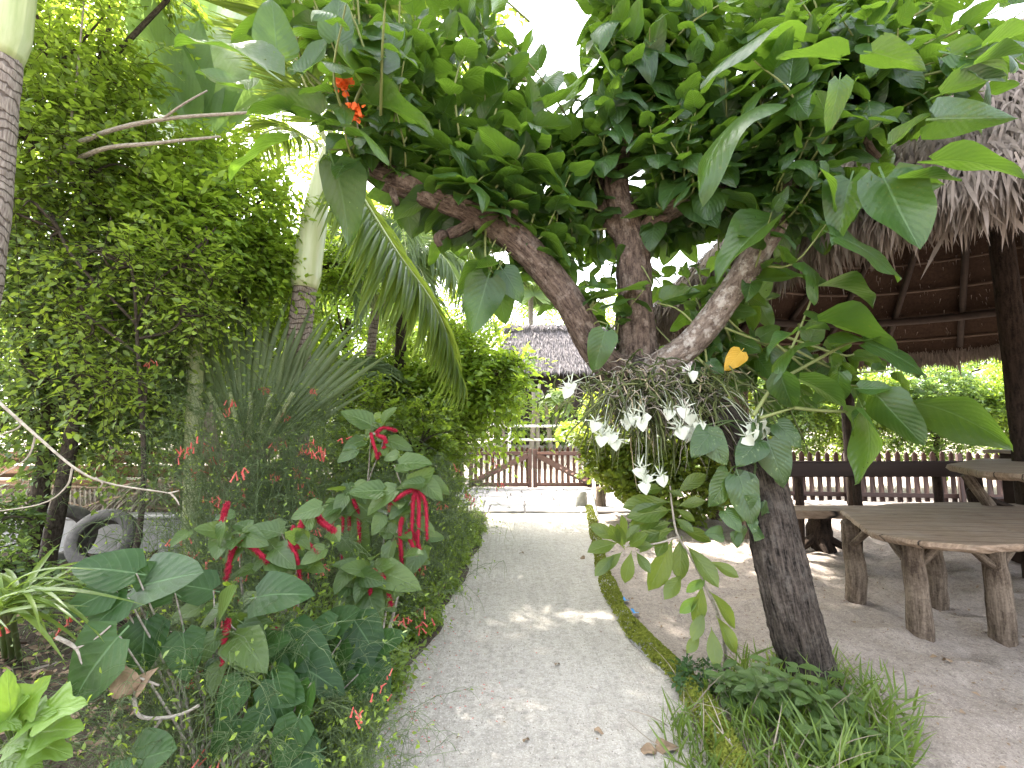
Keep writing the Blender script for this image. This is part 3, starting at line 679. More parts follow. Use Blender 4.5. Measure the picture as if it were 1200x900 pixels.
def counter():
    rr = np.random.default_rng(8); Y0 = 5.0; t = thing("bar_counter", "high bar counter with a dull grey slab top in front of the centre post", "counter", (5.4, 4.6, 0))
    a = [(1108, 538), (1150, 546), (1215, 551), (1320, 552), (1330, 541), (1240, 532), (1150, 531)]
    ZC = 1.215; O = [gnd(x, y + 6, ZC)[:2] for x, y in a]
    b = Buf(); slab(b, dense(np.array(O), .06), ZC, .06, rr); b.build("counter_top", M['boards'], t, False)
    for k, (px, py) in enumerate(((1152, 655), (1230, 655), (1290, 640))):
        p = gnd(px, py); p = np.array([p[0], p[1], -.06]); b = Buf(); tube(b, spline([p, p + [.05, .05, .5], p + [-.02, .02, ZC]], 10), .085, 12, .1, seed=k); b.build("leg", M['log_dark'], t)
    p = at(1165, 603, 4.9); q = at(1132, 556, 4.95); b = Buf(); tube(b, spline([p - [0, 0, .3], p, q], 9), .05, 9, .1); b.build("brace", M['log'], t)
    b = Buf(); tube(b, spline([at(1135, 572, 5.0), at(1170, 590, 4.9), at(1240, 615, 4.8)], 9), .035, 8, .1); b.build("stretcher", M['log_dark'], t)
    b = Buf(); box(b, (*at(1225, 527, 5.6)[:2], 1.29), (1.1, .45, .04), .1); b.build("shelf", M['plank'], t, False)
    for dx in (-.35, .35):
        b = Buf(); c = at(1225, 527, 5.6); box(b, (c[0] + dx, c[1], .64), (.07, .3, 1.28), .1); b.build("shelf_support", M['dark_plank'], t, False)
counter()
# ================================================================== PLANTS
BIG = [leaf_tpl('cordate', wd_, 8, 12, fo_, d, wv_, .18, curl=cu_, seed=k) for k, (d, wd_, fo_, wv_, cu_) in enumerate(((.15, .40, .12, .035, .1), (.3, .37, .25, .045, 0), (.42, .42, .05, .055, .25), (.22, .35, .3, .035, 0), (.55, .40, .1, .05, .3), (-.1, .37, .2, .045, -.1), (.35, .33, .5, .055, 0)))]
SLIM = [leaf_tpl('cordate', .25, 8, 10, fo_, d, .04, .16, seed=k) for k, (fo_, d) in enumerate(((.5, .2), (.3, .35), (.6, .1)))]
SMALL = [leaf_tpl('ovate', .24, 2, 3, .25, d, 0) for d in (.1, .25)]
PINN = [leaf_tpl('ovate', .20, 2, 3, .2, d, 0) for d in (.1, .3)]
LEAFLET = [leaf_tpl('lance', .032, 2, 5, .9, d, 0) for d in (.12, .3, .5)]
STRAP = [leaf_tpl('strap', .03, 2, 9, .8, d, 0) for d in (.5, .8, .3)]
OBL = [leaf_tpl('obovate', .22, 4, 7, .25, d, .012, .06, seed=k) for k, d in enumerate((.12, .25))]
EYEP = np.array([0, 0, EYE])
def sprays(buf, C, Rr, n, tl, per, ls, tpls=SMALL, rng=R, shell=.55, droop=.35, tint=(.1, .9), opp=True, stems=None, sr=.003):
    """leafy twigs filling the blob C, radii Rr"""
    C = np.asarray(C, float); Rr = np.broadcast_to(np.asarray(Rr, float), (3,))
    d = rnd_dir(n, rng); rr = rng.uniform(shell ** 3, 1, n) ** (1 / 3)
    lump = 1 + .16 * np.sin(d[:, 0] * 7 + C[0] * 3) * np.sin(d[:, 1] * 6 + C[1]) + .14 * np.sin(d[:, 2] * 8 + C[2] * 5)
    P = C + d * Rr * (rr * lump)[:, None]
    T = unit(d + rng.normal(0, .55, (n, 3)) + np.array([0, 0, .15])); L = tl * rng.uniform(.6, 1.3, n); tw = rng.uniform(*tint, n)
    P = P - T * (L * .5)[:, None]
    if stems is not None:
        k = np.linspace(0, 1, 4); S = P[:, None] + T[:, None] * (L[:, None] * k)[..., None]; S[..., 2] -= droop * L[:, None] * k ** 2
        strands(stems, S, np.linspace(sr, sr * .3, 4), 3)
    s = (np.arange(per) + .5) / per
    Q = P[:, None] + T[:, None] * (L[:, None] * s)[..., None]; Q[..., 2] -= droop * L[:, None] * s ** 2
    side = unit(np.cross(T, rng.normal(0, .35, (n, 3)) + [0, 0, 1.0])); sg = np.where(np.arange(per) % 2 == 0, 1.0, -1.0)
    sgn = np.where(np.arange(per) == per - 1, 0.0, sg)
    D = T[:, None] * .75 + side[:, None] * sgn[None, :, None] + rng.normal(0, .22, (n, per, 3)); D[..., 2] -= .25 * droop
    N = np.array([0, 0, 1.0]) + rng.normal(0, .45, (n, per, 3)) + d[:, None] * .3
    size = ls * rng.uniform(.6, 1.25, (n, per)) * (1 - .25 * np.abs(s - .55))
    scatter(buf, tpls, Q.reshape(-1, 3), D.reshape(-1, 3), N.reshape(-1, 3), size.reshape(-1), np.clip(np.repeat(tw, per) + rng.normal(0, .12, n * per), 0, 1))
def small_tree(name, label, base, trunk_pts, tr, blobs, leaf, per=9, tl=.42, ls=.085, bark='bark_dark', seed=0, cat="tree", group=None, tpls=SMALL, tint=(.1, .9), droop=.35, shell=.5):
    rng = np.random.default_rng(seed); x, y = base; z = gz(x, y)
    t = thing(name, label, cat, (x, y, z), group)
    P = spline([[x, y, z - .1], *trunk_pts], 24); b = Buf(); tube(b, P, np.linspace(tr, tr * .45, 24), 12, .09, seed=seed); b.build("trunk" if cat == "tree" else "stem", M[bark], t)
    lf = Buf(); st = Buf(); lb = Buf()
    for c, r_, n in blobs:
        c = np.array(c, float); r3 = np.broadcast_to(np.asarray(r_, float), (3,))
        i = int(np.clip(np.argmin(np.abs(P[:, 2] - (c[2] - r3[2] * .8))), 8, 23)); m = (P[i] + c) / 2 + rng.normal(0, .08, 3)
        tube(lb, spline([P[i], m, c], 10), np.linspace(tr * .42, .012, 10), 7, .08, seed=seed)
        for _ in range(5):
            e = c + rnd_dir(1, rng)[0] * r3 * .85; tube(lb, spline([m * .4 + c * .6, (c + e) / 2 + rng.normal(0, .05, 3), e], 7), np.linspace(.014 + tr * .08, .004, 7), 5)
        sprays(lf, c, r_, n, tl, per, ls, tpls, rng, shell=shell, stems=st, tint=tint, droop=droop)
    lb.build("limbs", M[bark], t)
    cr = lf.build("crown" if cat == "tree" else "foliage", M[leaf], t)
    st.build("twigs", M['bark_dark'], cr)
    return t
def blob(px, py, Y, rpx, n, rz=None):
    k = Y / F_PX; return (at(px, py, Y), (rpx * k, rpx * k * .8, (rz or rpx) * k), n)
# ------------------------------------------------------------------ the arching big-leaved tree
def arch_tree():
    rng = np.random.default_rng(17)
    b0 = gnd(950, 800); t = thing("arching_tree", "gnarled leaning tree with three spreading limbs and large rough leaves arching over the path", "tree", tuple(b0))
    b = Buf(); P = spline([b0 - [-.03, 0, .12], b0 + [0, 0, .02], at(924, 700, 2.92), at(895, 575, 3.05), at(868, 512, 3.12), at(820, 470, 3.2), at(762, 445, 3.25), at(735, 432, 3.25)], 200)
    tube(b, P, np.interp(np.linspace(0, 1, 200), [0, .08, .25, .5, .7, .85, 1], [.185, .158, .145, .13, .12, .125, .12]), 96, .03, seed=5, lobes=.06, ridge=.085); b.build("trunk", M['bark'], t)
    limbs = {}
    def limb(pts, r, mat, seed, rough=.07, n=120, lobes=.06):
        Q = spline([at(*p) for p in pts], n); b = Buf(); tube(b, Q, np.interp(np.linspace(0, 1, n), np.linspace(0, 1, len(r)), r), 56, rough * .6, seed=seed, lobes=lobes, ridge=.05); o = b.build("limb", M[mat], t); return Q, o
    A, oa = limb([(775, 452, 3.26), (735, 440, 3.25), (703, 417, 3.24), (664, 350, 3.2), (616, 292, 3.15), (560, 250, 3.08), (500, 224, 3.0), (450, 207, 2.94), (425, 196, 2.92)], [.13, .12, .105, .10, .10, .098, .095, .085, .05], 'bark_brown', 2)
    B_, ob = limb([(765, 455, 3.3), (748, 430, 3.32), (744, 360, 3.35), (742, 300, 3.38), (735, 262, 3.38), (722, 222, 3.36), (728, 165, 3.34), (738, 110, 3.3), (745, 40, 3.3)], [.16, .15, .122, .122, .12, .09, .065, .045, .02], 'bark_brown', 4, .10)
    C, oc = limb([(745, 450, 3.22), (768, 432, 3.18), (812, 400, 3.1), (860, 338, 3.0), (905, 266, 2.92), (938, 205, 2.88), (968, 155, 2.85), (1000, 90, 2.85), (1020, 30, 2.9)], [.10, .095, .088, .085, .08, .07, .055, .035, .015], 'bark_pale', 6, .05)
    D, od = limb([(745, 300, 3.38), (768, 258, 3.3), (800, 238, 3.22), (836, 238, 3.18), (862, 210, 3.2), (880, 150, 3.25)], [.09, .085, .08, .085, .05, .02], 'bark_brown', 8, .12)
    E, oe = limb([(738, 285, 3.36), (712, 250, 3.42), (705, 210, 3.5), (690, 150, 3.6)], [.08, .07, .055, .02], 'bark_brown', 10, .14)
    for i, (pt, q, r) in enumerate([((560, 250, 3.08), (525, 275, 3.05), .05), ((520, 275, 3.05), (516, 288, 3.02), .035), ((462, 212, 2.95), (466, 240, 2.93), .03), ((600, 280, 3.12), (606, 215, 3.1), .028), ((452, 208, 2.94), (462, 165, 2.95), .035), ((540, 240, 3.05), (545, 175, 3.1), .03), ((836, 240, 3.18), (862, 190, 3.1), .04), ((760, 265, 3.3), (800, 205, 3.4), .03), ((735, 262, 3.38), (716, 170, 3.4), .03), ((938, 205, 2.88), (905, 150, 2.95), .03), ((968, 155, 2.85), (1030, 160, 2.8), .03), ((905, 266, 2.92), (915, 215, 3.0), .03), ((1010, 150, 2.82), (1030, 185, 2.8), .025)]):
        p, q = at(*pt), at(*q); b = Buf(); tube(b, spline([p, p * .5 + q * .5 + rng.normal(0, .02, 3), q], 8), np.linspace(r, r * .6, 8), 10, .18, seed=i); b.build("stub", M['bark_brown'], t)
    wood = np.vstack([A[24::3], B_[42::3], C[30::3], D[18::3], E[12::3]])
    # leafy shoots
    lf = Buf(); st = Buf()
    def shoot(p, q, nl, size, spread=1.0):
        m = (p + q) / 2 + rng.normal(0, .07, 3) - [0, 0, .05]; S = spline([p, m, q], 9); strands(st, S[None], np.linspace(.010, .004, 9), 5)
        ax = unit(q - p); f = np.linspace(.22, 1, nl) ** .85; g = rng.uniform(0, 6.28) + np.arange(nl) * 2.4
        pos = np.stack([np.interp(f, np.linspace(0, 1, 9), S[:, k]) for k in range(3)], -1)
        e1 = unit(np.cross(ax, [.3, .2, 1.0])); e2 = np.cross(ax, e1); a = np.radians(np.interp(f, [.2, 1], [88, 30])) * spread
        d = np.cos(a)[:, None] * ax + np.sin(a)[:, None] * (np.cos(g)[:, None] * e1 + np.sin(g)[:, None] * e2) + rng.normal(0, .15, (nl, 3)); d[:, 2] -= .22
        nrm = ax * .8 + np.array([0, 0, .75]) + rng.normal(0, .3, (nl, 3))
        scatter(lf, BIG, pos, d, nrm, size * rng.uniform(.65, 1.2, nl) * np.interp(f, [.2, .7, 1], [1.05, 1.0, .6]), np.clip(rng.normal(.45, .22, nl), 0, 1))
    def region(x0, x1, y0, y1, Y0, Y1, n, nl=8, size=.24, up=.6, reach=.75):
        for _ in range(n):
            px, py, Yd = rng.uniform(x0, x1), rng.uniform(y0, y1), rng.uniform(Y0, Y1)
            if 600 < px < 690 and 55 < py < 125 and rng.uniform() < .92: continue
            if 560 < px < 700 and py < 30 and rng.uniform() < .8: continue
            q = at(px, py, Yd); dd = np.linalg.norm(wood - q + np.array([0, 0, .35 * up]), axis=1); k = np.argsort(dd)[rng.integers(0, 4)]; p = wood[k]
            v = q - p; L = np.linalg.norm(v)
            if L > reach: p = q - v / L * reach * rng.uniform(.8, 1.0) - np.array([0, 0, .1])
            shoot(p, q, nl, size)
    region(470, 720, 30, 210, 2.9, 3.6, 60, 8, .26); region(380, 520, 20, 190, 2.3, 3.0, 14, 6, .22)
    region(700, 900, -20, 170, 2.8, 3.7, 64, 8, .26); region(880, 1080, -30, 150, 2.4, 3.4, 60, 8, .23); region(1040, 1200, -20, 130, 2.3, 2.9, 11, 6, .22)
    region(480, 700, 150, 265, 3.1, 4.0, 66, 8, .23); region(740, 900, 130, 260, 3.1, 4.0, 60, 8, .23); region(860, 960, 130, 230, 2.7, 3.4, 16, 7, .19)
    region(690, 760, 310, 400, 3.0, 3.5, 5, 5, .16); region(765, 860, 270, 345, 3.3, 3.8, 10, 6, .16); region(900, 1060, 160, 260, 2.5, 3.1, 14, 6, .21); region(610, 720, 250, 330, 3.4, 3.9, 11, 6, .18)
    region(820, 960, 340, 460, 3.2, 3.7, 18, 7, .17); region(930, 1080, 395, 470, 2.9, 3.3, 9, 6, .16)
    region(690, 980, -60, 60, 2.9, 3.8, 40, 8, .26); region(470, 640, -40, 50, 2.9, 3.6, 16, 8, .26); region(400, 1150, -380, -60, 3.0, 4.8, 130, 8, .24, reach=1.2)
    region(330, 470, -150, 10, 1.9, 2.8, 16, 6, .22)
    region(560, 600, 300, 330, 3.05, 3.15, 3, 5, .19, -.6)
    # single leaves that can be told apart in the picture: base -> tip
    EX = [(385, 175, 410, 262, 2.5, .30), (355, 160, 275, 190, 2.5, 0), (385, 140, 330, 118, 2.4, 0), (350, 130, 300, 128, 2.4, 0), (330, 95, 196, 15, 2.1, 0), (300, 108, 244, 103, 2.4, 0), (395, 142, 448, 165, 2.3, 0), (420, 120, 495, 140, 2.5, 0), (325, 75, 320, 8, 2.3, 0), (350, 92, 385, 60, 2.3, 0), (430, 110, 380, 40, 2.3, 0), (455, 62, 470, 28, 2.5, 0), (440, 95, 415, 15, 2.4, 0),
          (935, 42, 842, 58, 2.5, 0), (995, 70, 915, 72, 2.2, 0), (985, 85, 978, 148, 2.0, 0), (1012, 60, 1078, 82, 2.1, 0), (905, 118, 822, 165, 2.4, 0), (1085, 140, 1170, 150, 2.1, 0), (1090, 115, 1175, 95, 2.2, 0), (1075, 190, 1195, 192, 2.1, 0), (1130, 80, 1200, 65, 2.1, 0), (1140, 60, 1210, 40, 2.1, 0), (1100, 60, 1195, 90, 2.2, 0), (1040, 175, 1085, 135, 2.2, 0), (955, 190, 985, 235, 2.3, 0), (1010, 230, 1055, 215, 2.4, 0), (1030, 195, 1060, 275, 2.3, 0), (1040, 210, 1125, 215, 2.2, 0), (965, 270, 1045, 315, 2.4, 0), (1000, 200, 985, 260, 2.4, 0),
          (943, 337, 1015, 341, 2.6, 0), (940, 375, 1033, 397, 2.6, 0), (935, 390, 905, 405, 2.6, 0), (938, 388, 965, 385, 2.6, 0), (1000, 395, 1072, 432, 2.6, 0), (1005, 465, 1035, 540, 2.6, 0), (1020, 455, 1062, 510, 2.6, 0), (1048, 468, 1148, 493, 2.6, 0), (985, 430, 980, 462, 2.6, 0), (1000, 455, 1035, 460, 2.6, 0), (925, 440, 978, 467, 2.6, 0), (912, 430, 925, 476, 2.6, 0), (975, 405, 1030, 400, 2.6, 0), (955, 400, 905, 415, 2.7, 0), (1010, 480, 996, 505, 2.6, 0), (880, 330, 945, 325, 2.9, 0), (700, 365, 735, 352, 3.0, 0), (712, 380, 700, 425, 3.0, 0), (725, 345, 690, 335, 3.0, 0),
          (575, 315, 560, 375, 3.0, 0), (580, 320, 590, 370, 3.05, 0), (570, 305, 540, 330, 3.0, 0), (585, 310, 605, 345, 3.05, 0), (765, 335, 700, 350, 3.1, 0), (770, 355, 810, 345, 3.2, 0), (920, 250, 855, 300, 2.7, 0)]
    for bx, by, tx, ty, Yd, dy in EX:
        p, q = at(bx, by, Yd), at(tx, ty, Yd + dy + rng.uniform(-.08, .08)); d = q - p; L = np.linalg.norm(d) * 1.08
        nrm = unit(EYEP - p) * rng.uniform(.1, .7) * np.sign(rng.uniform(-.3, 1)) + np.array([0, 0, .9]) + rng.normal(0, .3, 3)
        near = Yd <= 2.25
        scatter(lf, [(SLIM if near else BIG)[rng.integers(0, 3 if near else 7)]], p, d + np.array([0, 0, .12 * L]), nrm, L * (.85 if near else 1), rng.uniform(.1, .95))
        wk = wood[np.argmin(np.linalg.norm(wood - p, axis=1))]
        if np.linalg.norm(wk - p) < .45: strands(st, spline([wk, (wk + p) / 2 + [0, 0, .05], p], 8)[None], np.linspace(.009, .004, 8), 4)
    for pts in ([(883, 487), (912, 440), (937, 387), (957, 333)], [(930, 478), (975, 482), (1010, 480), (1050, 466)], [(905, 450), (960, 420), (1000, 400), (1030, 398)], [(890, 490), (930, 478)]):
        strands(st, spline([at(x, y, 2.75) for x, y in pts], 14)[None], np.linspace(.012, .005, 14), 5)
    cr = lf.build("crown", M['big'], t); st.build("leaf_stalks", plain_mat("green_stalk", (.10, .13, .04), (.20, .22, .08), 20, .6, .2), cr)
    y_ = Buf(); 
    for bx, by, tx, ty in ((872, 408, 856, 427),): scatter(y_, BIG, at(bx, by, 3.0), at(tx, ty, 3.0) - at(bx, by, 3.0), [0.1, -1, .3], .16, .7)
    tag(y_.build("withered_leaf", M['big_yellow'], t), "orange yellow dying leaf")
    for cx, cy in ((403, 98), (416, 131)):
        f = Buf(); o = at(cx, cy, 2.42); n = 60; P = o + rng.normal(0, .016, (n, 3)); scatter(f, [leaf_tpl('ovate', .45, 2, 3, -.2, -.2, .02)], P, rnd_dir(n, rng), rnd_dir(n, rng), .03, rng.uniform(0, 1, n)); f.build("flower_cluster", M['orange'], t)
        S = Buf(); wk = wood[np.argmin(np.linalg.norm(wood - o, axis=1))]; strands(S, spline([wk, (wk + o) / 2 + [0, 0, -.04], o], 8)[None], .004, 4); S.build("flower_stalk", M['twig'], t)
    ms = Buf(); n = 2200; k = rng.integers(2, 119, n); P = A[k] + rnd_dir(n, rng) * .10; P[:, 2] += .02
    m = (P[:, 2] > A[k][:, 2]) & (k > 66); scatter(ms, SMALL, P[m], rnd_dir(int(m.sum()), rng), rnd_dir(int(m.sum()), rng), .035, rng.uniform(0, .6, int(m.sum())))
    tag(ms.build("creeper", M['small_dark'], oa), kind="stuff")
arch_tree()
# ------------------------------------------------------------------ orchid clump in the fork
def orchid():
    rng = np.random.default_rng(33); c = at(768, 458, 3.08); t = thing("orchid", "big tangled clump of narrow-leaved white orchids growing in the tree fork", "orchid", tuple(c))
    def tangle(n, rx, L0, L1, grav, mat, name, r, up=.2, sides=3):
        b = Buf(); P = c + rng.normal(0, 1, (n, 3)) * [rx, .10, .07]; d = unit(rng.normal(0, 1, (n, 3)) + [0, -.35, up]); L = rng.uniform(L0, L1, n); s = np.linspace(0, 1, 9)
        Q = P[:, None] + d[:, None] * (L[:, None] * s)[..., None]; Q[..., 2] -= grav * (L[:, None] * s ** 2); Q += np.cumsum(rng.normal(0, .010, Q.shape), 1)
        strands(b, Q, r * np.array([.7, 1, 1, 1, 1, .95, .85, .6, .15]), sides, rng.uniform(0, 1, n)); b.build(name, mat, t)
    tangle(460, .25, .14, .36, .75, M['orchid_leaf'], "leaves", .0065)
    tangle(240, .20, .12, .34, .5, M['orchid_root'], "roots", .003, -.2)
    tangle(70, .22, .1, .3, .8, plain_mat("dry_orchid_leaf", (.28, .22, .13), (.45, .38, .25), 20, .8, .2), "dry_leaves", .005)
    flowers = [(715, 505, 0), (705, 498, 0), (722, 512, 0), (712, 515, 0), (745, 492, 0), (738, 489, 0), (752, 497, 0), (756, 488, 0), (798, 482, 0), (782, 484, 0), (803, 490, 0), (800, 510, 0), (790, 502, 0), (808, 502, 0), (793, 507, 0), (813, 499, 0), (868, 508, 0), (876, 497, 0), (863, 515, 0), (870, 500, 0), (880, 504, 0), (757, 560, 1), (752, 552, 1), (773, 562, 1), (758, 570, 1), (680, 453, 1), (676, 459, 1), (804, 440, 0)]
    for fx, fy, far in [(768 + (a - 768) * 1.12, b - 3, c_) for a, b, c_ in flowers] + [(fx + rng.uniform(-14, 14), fy + rng.uniform(-10, 14), 0) for fx, fy, _ in flowers[:22:5]]:
        f = Buf(); o = at(fx, fy, 2.82 + rng.uniform(-.05, .05)); n = unit(np.array([rng.normal(0, .5), -1, rng.normal(-.25, .3)]))
        scatter(f, [leaf_tpl('cordate', .62, 4, 5, .7, .25, .02)], o, [rng.normal(0, .25), -.35, -1], n, .064, .8)
        e1 = unit(np.cross(n, [0, 0, 1.0])); e2 = np.cross(e1, n); a = np.array([.2, 1.2, 2.0, 3.0, 4.0]) + rng.normal(0, .2, 5)
        d = np.cos(a)[:, None] * e1 + np.sin(a)[:, None] * e2 - n * .1; 
        scatter(f, [leaf_tpl('lance', .055, 2, 5, .2, .5, 0)], np.repeat(o[None] + [[0, 0, .008]], 5, 0), d, np.repeat(n[None], 5, 0), .074 * rng.uniform(.8, 1.15, 5), .35)
        base = c + rng.normal(0, .05, 3) + np.array([(o[0] - c[0]) * .55, 0, .02]); strands(f, spline([base, (base + o) / 2 + [0, -.05, .06], o], 8)[None], .0025, 3, .1)
        f.build("flower", M['white_flower'], t)
orchid()
# ------------------------------------------------------------------ marbled climber on the trunk
def pothos():
    rng = np.random.default_rng(3); t = thing("climbing_vine", "marbled heart-leaved vine climbing the leaning trunk below the orchids", "vine", tuple(at(885, 590, 2.9)))
    L = Buf(); S = Buf(); lv = [(858, 548, 838, 590, .9), (862, 548, 885, 610, .9), (905, 492, 938, 520, .8), (897, 508, 918, 562, .8), (893, 512, 868, 540, .7), (846, 594, 868, 620, .7), (838, 500, 815, 530, .8), (822, 500, 850, 540, .8), (862, 596, 885, 583, .7), (880, 602, 884, 622, .6)]
    for bx, by, tx, ty, k in lv:
        p, q = at(bx, by, 2.82), at(tx, ty, 2.74); d = q - p
        scatter(L, BIG[:3], p, d, np.array([rng.normal(0, .3), -1, .35]), np.linalg.norm(d) * .95, rng.uniform(.3, 1))
        tr = at(890 + (by - 540) * .12, by + 5, 3.0); strands(S, spline([tr, (tr + p) / 2 + [0, -.03, .05], p], 7)[None], .005, 4)
    for k in range(16):
        p = at(rng.uniform(850, 915), rng.uniform(490, 630), rng.uniform(2.78, 2.95)); scatter(L, BIG[:3], p, rnd_dir(1, rng) * [1, .4, 1] + [0, -.2, -.6], rng.normal(0, .4, 3) + [0, -1, .4], rng.uniform(.08, .14), rng.uniform(0, .8))
    strands(S, spline([at(893, 640, 2.93), at(880, 590, 2.9), at(885, 540, 2.92), at(868, 505, 2.98), at(840, 490, 3.0)], 14)[None], .007, 5)
    L.build("leaves", M['pothos'], t); S.build("stem", M['reed'], t)
pothos()
# ------------------------------------------------------------------ drooping sapling by the kerb
def sapling():
    rng = np.random.default_rng(5); g = gnd(848, 776); t = thing("sapling", "lanky young plant with oblong green and yellowing leaves drooping over the kerb", "plant", tuple(g))
    Z = lambda x, y, Yd: at(660 + x / 3.75, 540 + y / 3.75, Yd)
    L = Buf(); S = Buf(); Yl = Buf()
    tube(S, spline([g - [0, 0, .05], Z(712, 830, 3.05), Z(680, 680, 3.0), Z(610, 520, 2.97), Z(560, 420, 2.95), Z(500, 320, 2.95), Z(478, 200, 2.97), Z(470, 110, 3.0)], 30), np.linspace(.011, .005, 30), 6, .05)
    tube(S, spline([Z(505, 335, 2.95), Z(400, 365, 2.88), Z(265, 372, 2.82)], 12), np.linspace(.007, .004, 12), 6)
    lv = [(470, 180, 295, 190), (480, 215, 318, 235), (440, 265, 315, 275), (500, 140, 610, 65), (500, 200, 605, 175), (490, 210, 570, 255), (455, 130, 520, 150), (440, 120, 360, 125), (500, 290, 635, 340), (480, 270, 400, 290), (490, 300, 350, 330), (430, 300, 350, 380), (520, 330, 510, 500), (480, 345, 400, 545), (540, 370, 672, 525), (640, 440, 757, 497), (520, 500, 460, 585), (610, 540, 590, 700), (640, 570, 755, 712), (670, 680, 760, 825), (620, 660, 575, 770), (650, 730, 672, 882), (600, 760, 555, 830), (470, 110, 440, 60),
          (265, 350, 265, 258), (250, 350, 140, 290), (240, 360, 132, 385), (250, 370, 215, 300), (260, 370, 322, 292), (280, 380, 350, 330), (260, 400, 188, 468), (300, 395, 275, 520), (320, 400, 372, 475), (230, 410, 150, 490), (290, 370, 378, 372), (270, 390, 240, 300), (490, 250, 560, 300), (455, 330, 420, 400)]
    for k, (bx, by, tx, ty) in enumerate(lv):
        Yd = 2.85 if bx < 400 else 2.97; p, q = Z(bx, by, Yd), Z(tx, ty, Yd - .06 + rng.uniform(-.05, .05)); d = q - p
        scatter(L, OBL, p, d, np.array([rng.normal(0, .35), -.8, .55]), np.linalg.norm(d) * 1.12, .95 if by > 430 and rng.uniform() < .8 else rng.uniform(.05, .55))
    for bx, by, tx, ty in ((612, 515, 552, 570), (625, 505, 590, 560), (600, 590, 525, 660)):
        p, q = Z(bx, by, 2.97), Z(tx, ty, 2.95); scatter(Yl, OBL, p, q - p, [0, -1, .4], np.linalg.norm(q - p) * 1.1, .5)
    L.build("leaves", M['oblong'], t); S.build("stem", M['twig'], t); tag(Yl.build("yellow_leaf", M['lime'], t), "small bright yellow-green leaf")
sapling()
# ------------------------------------------------------------------ round glossy bush at the gate
def round_bush():
    rng = np.random.default_rng(6); t = thing("round_bush", "round glossy-leaved bush, yellow-green on top, standing right of the gate", "bush", (2.2, 8.9, 0))
    tp = [leaf_tpl('obovate', .36, 2, 4, .2, .15, 0)]; L = Buf(); S = Buf()
    for c, r, n in (((2.15, 8.7, 1.45), (1.05, 1.0, .78), 1100), ((2.9, 8.4, 1.25), (.9, .9, .75), 800), ((2.15, 8.6, .95), (.65, .7, .7), 520), ((2.85, 8.2, .7), (.85, .8, .65), 640), ((3.6, 8.3, 1.3), (.8, .8, .8), 500)):
        sprays(L, c, r, n, .22, 7, .105, tp, rng, shell=.72, droop=0, tint=(.0, .6), stems=S)
    for k in range(7):
        a = k * .9; tube(S, spline([[2.5 + .15 * math.cos(a), 8.6 + .15 * math.sin(a), -.05], [2.5 + .35 * math.cos(a), 8.6 + .3 * math.sin(a), .5], [2.5 + .8 * math.cos(a), 8.6 + .6 * math.sin(a), 1.2]], 8), np.linspace(.04, .015, 8), 6)
    L.build("foliage", M['clusia'], t); S.build("stem", M['bark_dark'], t)
round_bush()
# ------------------------------------------------------------------ palms
def frond(L, S, P, ll, n, rng, flat=.25, dr=.5, tint=(.2, .9), r0=.02, f0=.12):
    """one feather frond along the curve P"""
    S_ = spline(P, 40); strands(S, S_[None], np.linspace(r0, .003, 40), 5)
    f = np.linspace(f0, 1, n); pos = np.stack([np.interp(f, np.linspace(0, 1, 40), S_[:, k]) for k in range(3)], -1)
    T = unit(np.gradient(S_, axis=0)); T = np.stack([np.interp(f, np.linspace(0, 1, 40), T[:, k]) for k in range(3)], -1)
    side = unit(np.cross(T, [0, 0, 1.0])); upv = np.cross(side, T)
    for sg in (-1, 1):
        a = np.interp(f, [0, .6, 1], [.85, .75, .25]); d = side * (sg * a)[:, None] + T * (1.05 - a * .6)[:, None] + upv * flat + rng.normal(0, .05, (n, 3)); d[:, 2] -= dr * .6
        l = ll * np.interp(f, [0, .15, .5, 1], [.6, .9, 1, .45]) * rng.uniform(.9, 1.08, n)
        scatter(L, [leaf_tpl('lance', .036, 2, 6, .9, dr * q, 0) for q in (.5, .8, 1.1)], pos, d, upv + side * sg * .4, l, rng.uniform(*tint, n))
def palm_left():
    rng = np.random.default_rng(2); base = np.array([-3.6, 2.9, 0]); t = thing("palm_tree", "thick ringed palm trunk with a smooth green crownshaft at the photo's left edge", "palm tree", tuple(base))
    P = spline([base - [0, 0, .1], at(-44, 330, 2.95), at(-22, 190, 3.0), at(-6, 66, 3.0)], 40); b = Buf(); tube(b, P, np.linspace(.20, .135, 40), 28, .03); b.build("trunk", M['palm_bark'], t)
    e = at(40, -190, 3.05); b = Buf(); tube(b, spline([at(-7, 68, 3.0), at(6, 0, 3.0), at(22, -90, 3.0), e], 20), np.interp(np.linspace(0, 1, 20), [0, .15, .5, 1], [.14, .165, .14, .07]), 22, .01); b.build("crownshaft", M['shaft'], t)
    L = Buf(); S = Buf()
    for k in range(11):
        a = k * 2.4; d = np.array([math.cos(a), math.sin(a), 0]); frond(L, S, [e, e + d * .6 + [0, 0, .7], e + d * 1.5 + [0, 0, .8], e + d * 2.4 + [0, 0, .1]], .65, 60, rng)
    c = L.build("fronds", M['frond'], t); S.build("frond_stalks", M['shaft'], c)
palm_left()
